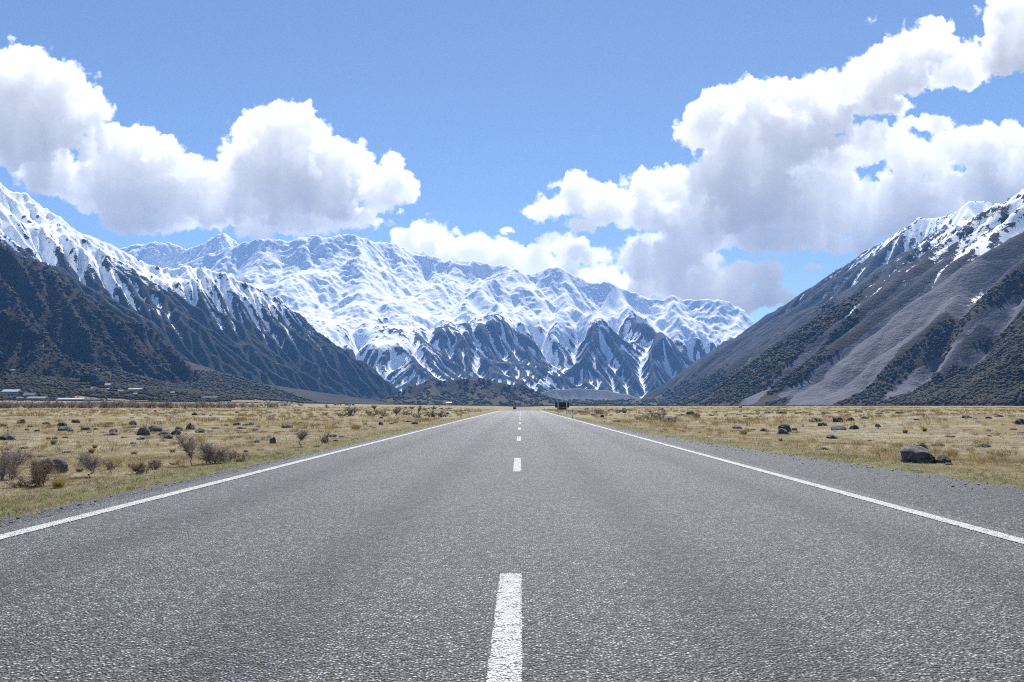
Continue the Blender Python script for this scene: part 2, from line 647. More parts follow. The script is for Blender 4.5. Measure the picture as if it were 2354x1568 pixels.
def cover_common(X, Y, H, sl, conc, conc2, acc, seed, line, rng, gully=2.2, steep=1.1, thr=0.75, veg_line=450, scree_amt=0.0, oscale=60, oamt=1.3, c2w=.38, flow=1.0):
    n1 = fbm(X / 300, Y / 300, 4, seed + 21)
    n2 = fbm(X / 70, Y / 70, 3, seed + 22)
    line = line(X, Y) if callable(line) else line
    oc = sstep(0.12, 0.5, fbm(X / oscale, Y / oscale, 4, seed + 23))
    s = (H - line) / rng + n1 * 0.55 + n2 * 0.25 + np.clip(conc, -0.6, 1.0) * gully + np.clip(conc2, -2.0, 2.0) * gully * c2w - np.clip(sl - thr, 0, 2) * steep * sstep(1100, 300, H - line) - oc * oamt
    s += flow * sstep(2.0, 4.6, np.log(acc)) * sstep(-3.6, -1.0, (H - line) / rng)
    veg = (veg_line - H) / 220 + n1 * 0.8 - np.clip(conc, 0, 1) * 1.0
    scr = n1 * 0.2 + np.clip(conc2, -1, 1) * 0.7 + n2 * 0.4 + scree_amt
    return {'snow': s, 'veg': veg, 'scree': scr}


def rock_mat(name, rock=(.045, .044, .046), rock2=(.085, .08, .078), vegc=((.012, .016, .010), (.030, .028, .018)), screec=(.12, .115, .115), snow_sharp=0.12, fine=0.02, bump=9.0, brown=1.0, specks=1.0):
    def fn(q):
        p = q.pos()
        nA = q.noise(p, fine, 6, 0.62)
        nB = q.noise(p, fine * 5, 5, 0.65)
        nC = q.noise(p, fine * 0.22, 4, 0.6)
        rk = q.mix(q.ramp(nB, 0.35, 0.68), rock, rock2)
        rk = q.mix(q.ramp(nC, 0.4, 0.62, 0, 0.55 * brown), rk, (.065, .05, .042))
        vg = q.mix(q.ramp(nB, 0.35, 0.62), vegc[0], vegc[1])
        vg = q.mix(q.ramp(nC, 0.42, 0.6, 0, 0.7), vg, (.045, .033, .023))
        sc = q.mix(q.ramp(nA, 0.3, 0.7), screec, tuple(c * 1.35 for c in screec))
        vf = q.ramp(q.m('ADD', q.attr('veg'), q.m('MULTIPLY', q.m('SUBTRACT', nA, 0.5), 3.0)), -0.15, 0.2)
        sf = q.ramp(q.m('ADD', q.attr('scree'), q.m('MULTIPLY', q.m('SUBTRACT', nA, 0.5), 0.8)), 0.10, 0.28)
        base = q.mix(vf, rk, vg)
        base = q.mix(sf, base, sc)
        mw = q.mix(q.ramp(nB, .35, .65), (.20, .155, .085), (.27, .22, .14))
        base = q.mix(q.ramp(q.m('ADD', q.attr('meadow'), q.m('MULTIPLY', q.m('SUBTRACT', nB, 0.5), 0.8)), .45, .6), base, mw)
        sn = q.m('ADD', q.attr('snow'), q.m('MULTIPLY', q.m('SUBTRACT', nA, 0.5), 2.2))
        sn = q.m('ADD', sn, q.m('MULTIPLY', q.m('SUBTRACT', nB, 0.5), 1.4))
        # stones and ledges showing through, and scraps of snow left on the ledges below
        st = q.noise(q.pos((1.0, 1.0, 0.55)), fine * 1.5, 6, 0.68, 0.4)
        sn = q.m('SUBTRACT', sn, q.m('MULTIPLY', q.ramp(st, 0.53, 0.62), q.ramp(q.attr('snow'), 0.6, 2.2, 1.9 * specks, 0.1)))
        st2 = q.noise(q.pos((1.0, 1.0, 1.6)), fine * 2.2, 5, 0.66, 0.6)
        sn = q.m('ADD', sn, q.m('MULTIPLY', q.ramp(st2, 0.55, 0.66), q.ramp(q.attr('snow'), -1.7, -0.3, 0.0, 1.3)))
        snf = q.ramp(sn, -snow_sharp, snow_sharp)
        snc = q.mix(q.ramp(nC, 0.35, 0.65), (.80, .83, .88), (.88, .89, .90))
        col = q.mix(snf, base, snc)
        hb = q.m('ADD', q.m('MULTIPLY', nA, 1.0), q.m('MULTIPLY', nB, 0.5))
        rough_b = q.m('MULTIPLY', hb, q.m('MULTIPLY_ADD', snf, -0.95, 1.0))
        nrm = q.bump(rough_b, 1.0, bump)
        return q.bsdf(col, 0.92, nrm, 0.15)
    return material(name, fn)


m_left = rock_mat('left_slope', fine=0.022, bump=18, brown=0.6, specks=0.75, rock=(.018, .021, .028), rock2=(.040, .041, .046), vegc=((.006, .009, .006), (.017, .016, .011)))
m_right = rock_mat('right_slope', fine=0.022, bump=14, brown=0.15, screec=(.088, .09, .108), rock=(.015, .019, .030), rock2=(.034, .038, .050), vegc=((.005, .009, .008), (.013, .016, .013)))
m_far = rock_mat('far_slope', fine=0.012, bump=26, rock=(.035, .036, .042), rock2=(.075, .073, .074))

# left: the long snowy ridge, the brown spur in front of it, the small spur low in the middle, the fans
left_ridges = [
    (RP('-700,150,4300 -300,260,4700 0,405,5300 60,430,5400 130,468,5550 200,508,5700 260,538,5850 330,572,6000 420,600,6200 500,628,6400 580,653,6600 640,677,6750 680,706,6850 720,742,6950 760,778,7050 800,812,7150 850,850,7250 900,880,7350 960,915,7500'), 0.80, 0.12),
    (RP('-600,250,2900 -300,400,3100 0,548,3300 60,580,3350 110,610,3400 170,655,3450 230,695,3500 330,765,3560 400,822,3620 440,855,3650 475,892,3700'), 0.80, 0.18),
    (RP('120,640,4700 200,665,4600 300,715,4500'), 0.85, 0.1),
    (RP('340,575,6000 370,655,5500 330,740,5000'), 0.9, 0.1),
    (RP('470,622,6350 440,690,5900 520,760,5500 560,828,5200 620,865,5100 690,905,5000'), 0.75, 0.15),
    (RP('560,650,6550 600,740,6100 680,815,5900 760,870,5800 840,905,5700'), 0.8, 0.12),
    (RP('0,690,2600 80,745,2550 150,800,2500 230,850,2450 330,895,2400'), 0.62, 0.2),
    (RP('-400,640,2000 -100,760,1900 20,812,1880 70,850,1850 130,885,1800'), 0.7, 0.2),
]
left_fan = [
    (RP('425,828,4300 560,875,4500 700,908,4700 860,927,5000'), 0.16, 0.02),
    (RP('100,815,3000 230,845,2900 340,875,2800'), 0.26, 0.03),
    (RP('-200,840,2100 40,862,2050 160,883,2000 300,893,2000 460,913,2100'), 0.10, 0.0),
    (RP('-400,905,1500 0,914,1500 200,920,1500 330,926,1550'), 0.035, 0.0),
]


left_paint = [
    ('meadow', '62,868,6 100,880,8 150,889,8', 1.2),
    ('snow', '40,560,50 100,600,60 150,645,50 190,690,30', 1.3), ('snow', '200,590,50 260,640,40 300,690,30 308,720,12', 1.4),
    ('snow', '375,640,25 360,690,25 372,765,8', 1.2), ('snow', '430,640,30 500,700,25 560,760,10', 0.8), ('snow', '560,690,30 600,740,25 640,790,10', 0.7),
    ('scree', '440,835,40 500,860,60 600,890,90', 0.8), ('scree', '85,798,10 150,820,16 230,846,10', 1.5), ('veg', '85,798,10 150,820,16 230,846,10', -3.0)]


def meadow_left(X, Y):
    a = X / Y
    n = fbm(X / 60, Y / 60, 3, 91) * 60
    return sstep(1640, 1600, Y + n - 500 * sstep(-.40, -.28, a)) * sstep(-.545, -.525, a)


def post_left(X, Y, H):
    L = 860 - sstep(5200, 7200, Y) * 230
    return soften(H, sstep(L - 50, L + 150, H) * sstep(4000, 4400, Y), 5, 0.5) + fbm(X / 60, Y / 60, 3, 67, ridged=True) * 14 * sstep(L - 50, L + 100, H) * sstep(4000, 4400, Y)


def cov_left(X, Y, H, sl, conc, conc2, acc, seed):
    line = 770 - sstep(5200, 7200, Y) * 190 + fbm(X / 800, Y / 800, 3, 50) * 230
    c = cover_common(X, Y, H, sl, conc, conc2, acc, seed, line, 150, gully=1.1, steep=0.6, thr=0.95, veg_line=560, oscale=55, oamt=2.6, c2w=.12, flow=1.5)
    c['snow'] += sstep(60, 260, H - line) * 0.25
    fan = sstep(0.34, 0.22, sl) * sstep(3700, 4200, Y)
    c['scree'] = c['scree'] - 0.7 + fan * 0.75 * (0.5 + fbm(X / 200, Y / 200, 3, 71))
    c['veg'] = c['veg'] + sstep(3900, 3500, Y) * 1.5
    c['meadow'] = meadow_left(X, Y)
    c['snow'] = np.where(Y < 4300, np.minimum(c['snow'], -2.0) , c['snow'])
    return c


terrain('mountain_left', -5200, 700, 1300, 8600, 9.0, left_ridges, m_left, warp=80, rough=50, seed=3, paint=left_paint, post=post_left,
        ero=dict(K=0.75, m=0.48, talus=0.9, low=2.6, lv=((4, 14, 0.9), (2, 16, 1.0), (1, 22, 1.3))), cover=cov_left, fan=left_fan)

# right: the near wall of scree and spurs, the snow ridge behind it, the bush covered toe at the edge
right_ridges = [
    (RP('3300,-260,2700 2800,130,3200 2600,270,3450 2353,436,3800 2297,470,3950 2224,499,4150 2169,524,4300 2114,549,4500 2023,607,4850 1939,652,5250 1859,705,5700 1804,749,6050 1749,796,6400 1669,848,6900 1610,905,7400'), 0.66, 0.02),
    (RP('2700,330,5500 2400,440,5500 2320,462,5500 2262,455,5500 2224,453,5550 2176,481,5700 2114,492,5850 2078,517,6000 2041,537,6200 1987,565,6500 1932,609,6800 1877,655,7150 1840,677,7350 1768,717,7800 1713,765,8100 1669,790,8350 1618,822,8700 1559,870,9100 1520,905,9400'), 0.7, 0.03),
    (RP('2353,772,2000 2297,800,2000 2240,850,1980 2187,890,1950 2130,925,1900'), 0.6, 0.1),
    (RP('2700,560,2150 2353,772,2000'), 0.6, 0.1),
    (RP('2060,590,4650 1960,690,4200 1850,770,3950 1740,850,3800 1640,925,3700'), 0.72, 0.02),
    (RP('2190,520,4250 2060,660,3650 1960,750,3450 1850,850,3300 1770,920,3200'), 0.74, 0.02),
    (RP('2460,540,2900 2353,622,2800 2200,745,2720 2080,850,2650 1970,925,2600'), 0.62, 0.02),
    (RP('2560,560,2500 2400,680,2450 2300,760,2400 2180,850,2350 2080,915,2300'), 0.58, 0.02),
    (RP('1900,680,5500 1800,780,5100 1700,860,4900 1610,925,4800'), 0.74, 0.02),
]


def hard_right(X, Y, H):
    return 0.35 + 0.65 * sstep(450, 700, H) + 0.3 * fbm(X / 500, Y / 500, 2, 61)


# chutes of scree and ribs of scrub down the wall, snow in its gullies
right_paint = [
    ('veg', '2020,640,60 1900,760,90 1800,850,90 1700,930,60', 1.6), ('veg', '1950,660,50 1800,790,80 1640,920,60', 1.6), ('scree', '1950,660,50 1800,790,80 1640,920,60', -1.2),
    ('scree', '2020,640,60 1900,760,90 1800,850,80 1720,910,50', -1.2),
    ('scree', '2160,660,90 2080,740,100 1980,830,90 1870,925,80', 1.4), ('veg', '2160,660,90 2080,740,100 1980,830,90 1870,925,80', -2.5),
    ('scree', '1975,700,14 1880,790,18 1810,860,25 1720,925,30', 1.6), ('veg', '1975,700,14 1880,790,18 1810,860,25 1720,925,30', -2.5),
    ('scree', '2250,620,60 2200,690,50 2100,790,50 1960,915,50', 0.9), ('veg', '2250,620,60 2200,690,50 2100,790,50 1960,915,50', -1.5),
    ('scree', '2353,690,25 2230,790,40 2120,865,40 2020,915,40', 1.3), ('veg', '2353,690,25 2230,790,40 2120,865,40 2020,915,40', -2.5),
    ('scree', '2353,765,14 2240,820,18 2160,860,18 2060,905,18', 1.5), ('veg', '2353,765,14 2240,820,18 2160,860,18 2060,905,18', -3),
    ('veg', '2353,640,30 2200,750,40 2080,850,45 1960,925,45', 2.2), ('scree', '2353,640,30 2200,750,40 2080,850,45 1960,925,45', -1.4),
    ('veg', '2353,720,20 2280,780,30 2220,815,20', 2.2), ('scree', '2353,720,20 2280,780,30 2220,815,20', -1.6),
    ('snow', '2255,664,10 2220,700,12 2178,742,8', 2.6), ('snow', '2298,640,6 2270,655,6', 2.4),
    ('snow', '2330,500,60 2290,560,50 2240,610,20', 1.3), ('snow', '2250,530,60 2230,580,50 2195,610,12', 1.2), ('snow', '2190,540,30 2160,580,25 2130,600,10', 1.1),
    ('snow', '2120,560,24 2060,600,14', 1.2)]


def post_right(X, Y, H):
    H = soften(H, 0.4 * sstep(800, 500, H), 12, 0.7)
    return H + fbm(X / 110, Y / 110, 4, 66, ridged=True) * 42 * sstep(550, 750, H) * sstep(4700, 4200, Y)


def cov_right(X, Y, H, sl, conc, conc2, acc, seed):
    line = 570 + 330 * sstep(4150, 4600, Y) + 110 * sstep(5000, 6200, Y) + fbm(X / 900, Y / 900, 2, 77) * 90
    c = cover_common(X, Y, H, sl, conc, conc2, acc, seed, line, 150, gully=1.2, steep=0.8, thr=0.9, veg_line=330, oscale=45, oamt=2.2, c2w=.2)
    near = sstep(2350, 2100, Y)
    c['scree'] = c['scree'] - 0.02 - near * 2 - sstep(6500, 7500, Y) * .5
    c['veg'] = c['veg'] + near * 3
    c['snow'] = c['snow'] - sstep(3000, 2600, Y) * 2
    return c


terrain('mountain_right', 500, 6200, 1500, 9800, 10.0, right_ridges, m_right, warp=30, rough=26, seed=41, paint=right_paint, post=post_right, hardf=hard_right,
        ero=dict(steps=34, inner=9, K=0.55, m=0.46, talus=0.74), cover=cov_right)

# far: the snow massif at the head of the valley
far_ridges = [
    # skyline
    (RP('-100,600,13000 200,580,12800 355,556,12600 400,557,12600 425,572,12600 445,562,12500 480,546,12500 520,531,12500 545,548,12500 640,570,12400 760,580,12400'), 1.25, 0.1),
    (RP('300,640,11300 430,590,11200 480,573,11200 560,555,11200 640,543,11200 700,536,11250 747,545,11300 798,547,11400 860,557,11700 907,556,11900 950,574,12000 1030,590,12000 1090,592,12000 1150,594,11900 1188,614,11800 1208,616,11900 1290,616,12000 1330,632,12000 1365,647,12000 1396,640,12000 1417,652,12000 1494,678,12000 1541,672,12000 1614,680,12000 1643,693,12000 1669,693,12000 1702,701,12000 1731,725,12000 1749,729,12000 1850,735,12000 2000,700,12500 2200,690,12500'), 0.66, 0.02, 230, 300),
    (RP('815,548,11400 830,600,11000 816,590,10900 830,660,10500 850,720,10200'), 0.6, 0.0, 200, 120),
    (RP('700,540,11200 720,640,10600 760,720,10100 800,800,9600 850,860,9200'), 0.5, 0.0, 60, 90),
    # the central spur and its rocky buttress
    (RP('1188,614,11800 1130,640,11300 1102,656,11000 1080,672,10900 1072,688,10700'), 0.6, 0.05, 160, 110),
    (RP('1102,656,11000 1150,700,10500 1150,721,10300 1110,735,10200 1070,745,10050 1030,778,9850 1000,815,9650 960,850,9450 920,882,9250'), 0.72, 0.08, 110, 90),
    (RP('1150,721,10300 1180,752,10100 1215,790,9900 1245,830,9700 1262,870,9450 1275,905,9250'), 0.72, 0.08, 110, 90),
    (RP('1150,721,10300 1120,770,9950 1140,810,9700 1160,850,9500 1180,895,9200'), 0.95, 0.1),
    (RP('1070,745,10050 1060,790,9700 1070,830,9500 1060,880,9200'), 0.95, 0.1),
    # right spur
    (RP('1290,616,12000 1300,665,11500 1300,680,11300 1330,702,11000 1370,728,10700 1396,755,10450 1430,795,10100 1464,847,9800 1510,885,9500 1560,912,9300'), 0.70, 0.08, 120, 90),
    (RP('1320,690,11200 1295,710,10900 1262,745,10500 1250,760,10400'), 1.0, 0.1),
    (RP('1370,728,10700 1350,770,10300 1340,800,10000 1300,818,9700 1330,850,9500 1372,880,9200 1440,905,9000 1500,918,8900'), 0.78, 0.1),
    (RP('1300,818,9700 1280,845,9500 1270,880,9300'), 0.8, 0.1),
    (RP('1417,652,12000 1440,690,11500 1480,727,11000 1516,757,10700 1550,790,10300 1590,815,10000 1640,850,9600'), 0.72, 0.08, 120, 90),
    (RP('1541,660,12000 1560,720,11500 1600,760,11100 1650,800,10700 1700,830,10500'), 0.6, 0.05, 160, 110),
    (RP('1702,701,12000 1690,740,11600 1700,790,11200'), 0.75, 0.05, 120, 90),
    (RP('1516,757,10700 1500,800,10200 1510,850,9700'), 0.9, 0.1),
    (RP('860,557,11700 900,650,11000 930,700,10700 900,760,10200 880,820,9700'), 0.45, 0.0, 90, 100),
    (RP('640,543,11200 650,640,10700 640,720,10200'), 0.5, 0.0, 120, 100),
]


def line_far(X, Y):
    ax = X / Y
    return 760 + fbm(X / 1000, Y / 1000, 3, 99) * 330 - 330 * sstep(-0.09, -0.16, ax) - 120 * sstep(.12, .2, ax)


def hard_far(X, Y, H):
    L = line_far(X, Y)
    return 0.22 + 1.1 * sstep(L + 350, L - 50, H) + 0.35 * sstep(0.1, 0.5, fbm(X / 900, Y / 900, 3, 44))


def post_far(X, Y, H):
    # broken ice of the hanging glaciers
    L = line_far(X, Y)
    m_ = sstep(L + 50, L + 400, H) * sstep(-0.25, 0.25, fbm(X / 700, Y / 700, 3, 31) + 0.35 * sstep(-0.05, -0.12, X / Y))
    H = soften(H, sstep(L - 50, L + 350, H), 16, 0.85)
    ice = np.abs(fbm(X / 130, Y / 80, 4, 32)) * 26 + np.abs(fbm(X / 42, Y / 30, 2, 33)) * 8
    wall = sstep(0.15, 0.45, fbm(X / 800, Y / 500, 4, 35, ridged=True))
    H = H + fbm(X / 150, Y / 150, 4, 36, ridged=True) * 30 * wall * sstep(300, 900, H)
    return H + ice * m_ * sstep(100, 500, H) * sstep(0.02, -0.06, X / Y)


far_paint = [
    ('snow', '1205,740,70 1240,790,60 1262,830,45 1275,850,30 1262,872,35 1250,888,60', 3.6), ('snow', '1100,800,24 1085,850,20 1070,870,12', 2.6),
    ('snow', '1130,770,20 1110,810,16 1100,845,12', 1.3), ('snow', '940,825,40 905,845,30', 1.2), ('snow', '1385,780,35 1400,820,30 1430,850,16', 2.6),
    ('snow', '1000,800,60 960,830,30', 1.2), ('snow', '1160,730,60 1170,740,50', 1.0),
    ('snow', '1120,740,60 1060,790,60 1010,830,60 990,870,50', -1.3), ('snow', '1170,760,60 1190,810,70 1200,860,80', -0.9),
    ('snow', '880,740,60 900,770,60', -1.0), ('snow', '930,700,40 950,760,40', -0.6), ('snow', '540,585,150 640,600,170 720,590,120', -1.9), ('snow', '820,590,70 835,640,90 850,680,60', -1.6), ('snow', '700,745,90 790,760,90', -1.0), ('snow', '1090,690,60 1060,720,50', -1.2), ('snow', '1240,690,60 1225,715,40', -1.5), ('snow', '1130,600,120 1180,640,60', -1.2)]


rock_spurs = ['1150,721,10300 1110,735,10200 1070,745,10050 1030,778,9850 1000,815,9650 960,850,9450', '1150,721,10300 1180,752,10100 1215,790,9900 1245,830,9700 1262,870,9450',
              '1150,760,9900 1150,860,9300', '1050,800,9600 1080,860,9200', '1396,755,10450 1430,795,10100 1464,847,9800 1510,885,9500', '1340,760,10400 1350,800,10000 1300,830,9700 1350,880,9200',
              '1480,727,11000 1516,757,10700 1550,790,10300 1590,815,10000', '1500,850,9700 1560,860,9500', '890,790,10000 900,850,9400', '1262,700,10900 1250,725,10700']


def cov_far(X, Y, H, sl, conc, conc2, acc, seed):
    L = line_far(X, Y) - 300 - 160 * sstep(-.02, .03, X / Y) * sstep(.12, .06, X / Y)
    c = cover_common(X, Y, H, sl, conc, conc2, acc, seed, L, 260, gully=1.7, steep=1.6, thr=1.05, veg_line=250, oscale=110, oamt=0.7, c2w=.3, flow=3.0)
    # bare buttresses stand out of the snow
    near = tent(X + fbm(X / 300, Y / 300, 3, 45) * 160, Y, [([(a_, b_, 0) for a_, b_, _z in RP(q)], 1.0, 0.0) for q in rock_spurs], 20.0)
    c['snow'] += -1.7 * sstep(-380, -100, near) * sstep(1500, 1000, H) + 0.4
    c['scree'] = c['scree'] - 0.6 + sstep(200, 60, H) * .5
    return c


terrain('mountain_far', -7200, 6200, 7600, 13400, 13.0, far_ridges, m_far, warp=120, rough=42, seed=83, hardf=hard_far, post=post_far, paint=far_paint,
        ero=dict(steps=40, inner=9, K=1.2, m=0.44, talus=0.98, low=4.0, lv=((4, 16, 1.0), (2, 16, 1.0), (1, 18, 1.2))), cover=cov_far)

# the low moraine hills in front of the massif
m_hill = rock_mat('moraine_scrub', fine=0.05, bump=6, vegc=((.03, .034, .02), (.055, .05, .035)), screec=(.16, .14, .12))
hill_ridges = [
    (RP('840,930,4700 880,928,4700 952,876,4800 986,868,4850 1050,863,4900 1106,862,4900 1157,869,4900 1188,882,4850 1205,877,4800 1232,896,4750 1262,914,4700'), 0.5, 0.1),
    (RP('1205,877,4800 1150,900,4500'), 0.5, 0.1),
    (RP('1000,870,4850 960,905,4500'), 0.4, 0.1),
    (RP('1255,920,4700 1500,917,4900 1600,921,4900 1900,925,4000 2300,927,3600'), 0.15, 0.0),
]


def cov_hill(X, Y, H, sl, conc, conc2, acc, seed):
    z = np.zeros_like(H)
    n = fbm(X / 120, Y / 120, 4, 5)
    return {'snow': z - 3, 'veg': z + 3, 'scree': n * 1.2 - 0.45}


terrain('moraine_hill', -1300, 2600, 3400, 5700, 9.0, hill_ridges, m_hill, warp=30, rough=10, seed=120,
        ero=dict(steps=14, inner=6, K=0.5, m=0.45, talus=0.6), cover=cov_hill)
mor_ridges = [
    (RP('1180,905,7600 1273,886,7700 1330,884,7700 1396,889,7600 1440,898,7500 1490,912,7400'), 0.62, 0.0),
]
m_mor = rock_mat('moraine_gravel', fine=0.04, bump=4, screec=(.12, .12, .125))


def cov_mor(X, Y, H, sl, conc, conc2, acc, seed):
    z = np.zeros_like(H)
    return {'snow': z - 3, 'veg': z - 3, 'scree': z + 1}


terrain('moraine_wall', -300, 1900, 7000, 8300, 10.0, mor_ridges, m_mor, warp=15, rough=6, seed=140,
        ero=dict(steps=16, inner=6, K=0.5, m=0.45, talus=0.6), cover=cov_mor)
print('terrain', round(time.time() - T0, 1))

# ------------------------------------------------------------------ valley floor and road
CX = -0.056                       # centre line of the road
EL, ER = -3.60, 3.36              # painted edge lines


def seal_left(y):
    return -4.18 + 0.22 * sstep(8, 22, y)


def seal_right(y):
    return np.interp(y, [-100, 4, 9.3, 16, 23.6, 32, 45, 60, 400], [6.2, 6.0, 5.6, 5.0, 4.36, 3.95, 3.72, 3.66, 3.62])


def road_z(y):
    return -sstep(150, 260, np.asarray(y, dtype=float)) * 1.3


def ground_z(x, y):
    x = np.asarray(x, dtype=np.float64)
    y = np.asarray(y, dtype=np.float64)
    l, r = seal_left(y), seal_right(y)
    e = np.maximum(l - x, x - r)                 # metres outside the seal
    near = sstep(60, 2, e)
    n = fbm(x / 14, y / 14, 4, 201) * 0.16 + fbm(x / 3.1, y / 3.1, 3, 202) * 0.06 + np.abs(perlin(x / 1.1, y / 1.1, 207)) * 0.035
    big = fbm(x / 90, y / 90, 3, 203) * 0.35
    far = np.hypot(x, y)
    z = -0.03 + (n * sstep(0.3, 5, e) + big * sstep(8, 60, e)) * (0.6 + 0.4 * sstep(10, 60, far)) - 0.10 * sstep(0.5, 6, e) * sstep(50, 10, e)
    # hummock on the right with the broken bank, gentle rise to the village on the left
    z = z + 0.55 * np.exp(-(((x - 22) / 6.0) ** 2 + ((y - 42) / 7.0) ** 2)) + 0.30 * np.exp(-(((x + 28) / 9.0) ** 2 + ((y - 62) / 9.0) ** 2))
    z = np.where(e < 0.3, np.minimum(z, -0.045), z)
    z = z + sstep(0.0, 0.3, e) * 0.03
    z = z + road_z(y) * sstep(40, 3, np.abs(x)) 
    z = z + sstep(260, 1500, y) * (np.clip((-x / np.maximum(y, 1) - 0.05) * 18, 0, 9) + 0.3)
    z = z - sstep(260, 1500, y) * 0.5 * sstep(0.0, 0.2, x / np.maximum(y, 1))
    return z


rows = np.concatenate([-np.geomspace(1500, 3, 30), np.linspace(-2, 2, 5), np.geomspace(2.3, 60, 330), np.geomspace(60.5, 13900, 330)])
a_ = np.concatenate([np.linspace(-3.2, -0.95, 40), np.linspace(-0.94, 0.94, 560), np.linspace(0.95, 3.2, 40)])
RR, AA = np.meshgrid(rows, a_, indexing='ij')
GX = AA * (np.abs(RR) + 14)
GX = np.clip(GX, -11500, 11500)
GY = RR
GZ = ground_z(GX, GY)
e_ = np.maximum(seal_left(GY) - GX, GX - seal_right(GY))


def ground_mat(q):
    p = q.pos()
    e = q.attr('verge')
    n1 = q.noise(p, 0.11, 5, 0.6)
    n2 = q.noise(p, 1.1, 6, 0.65)
    n3 = q.noise(p, 9.0, 6, 0.7)
    n4 = q.noise(p, 60.0, 4, 0.7)
    straw = q.mix(q.ramp(n2, 0.35, 0.65), (.235, .19, .105), (.32, .27, .17))
    straw = q.mix(q.ramp(n3, 0.35, 0.62, 0, 0.8), straw, (.15, .115, .055))
    pale = q.mix(q.ramp(n3, 0.3, 0.7), (.27, .25, .18), (.40, .375, .29))
    col = q.mix(q.ramp(q.m('ADD', n1, q.m('MULTIPLY', q.m('SUBTRACT', n2, 0.5), 0.9)), 0.47, 0.60, 0, 0.85), straw, pale)
    gold = q.mix(q.ramp(n4, 0.3, 0.7), (.23, .165, .075), (.30, .225, .115))
    col = q.mix(q.ramp(q.noise(p, 0.30, 4, 0.6), 0.52, 0.66, 0, 0.55), col, gold)
    col = q.mix(q.ramp(n4, 0.36, 0.58, 0, 0.5), col, (.10, .078, .045))
    ge = q.m('ADD', e, q.m('MULTIPLY', q.m('SUBTRACT', n2, 0.5), 1.2))
    green = q.mix(q.ramp(n3, 0.35, 0.65), (.085, .092, .036), (.19, .165, .085))
    col = q.mix(q.ramp(ge, 0.25, 1.5, 0.80, 0.0), col, green)
    # gravel thrown onto the edge
    gr = q.vor(p, 55, out='Color')
    grs = q.n('ShaderNodeSeparateColor', {0: gr})
    gcol = q.mix(grs.outputs[0], (.07, .07, .072), (.24, .235, .23))
    col = q.mix(q.ramp(q.m('ADD', e, q.m('MULTIPLY', q.m('SUBTRACT', n3, 0.5), 0.7)), 0.0, 0.22, 1, 0), col, gcol)
    far = q.attr('scrubby')
    col = q.mix(q.ramp(q.m('ADD', far, q.m('MULTIPLY', q.m('SUBTRACT', q.noise(p, 0.012, 5, 0.6), 0.5), 1.6)), 0.45, 0.6), col, (.035, .03, .024))
    h = q.m('ADD', q.m('MULTIPLY', n3, 0.045), q.m('MULTIPLY', n4, 0.014))
    h = q.m('ADD', h, q.m('MULTIPLY', n2, 0.08))
    return q.bsdf(col, 0.95, q.bump(h, 0.9, 1.0), 0.1)


scr_ = sstep(700, 1500, GY) * (0.35 + 0.5 * sstep(0.35, 0.1, np.abs(GX / np.maximum(GY, 1) - 0.05)))
scr_ = scr_ + sstep(180, 260, GY) * sstep(-0.22, -0.42, GX / np.maximum(GY, 1)) * 0.35
g = mesh_np('ground', np.stack([GX, GY, GZ], -1).reshape(-1, 3), grid_faces(*GX.shape), material('dry_grassland', ground_mat), attrs={'verge': e_, 'scrubby': scr_})
tag(g, kind='structure')


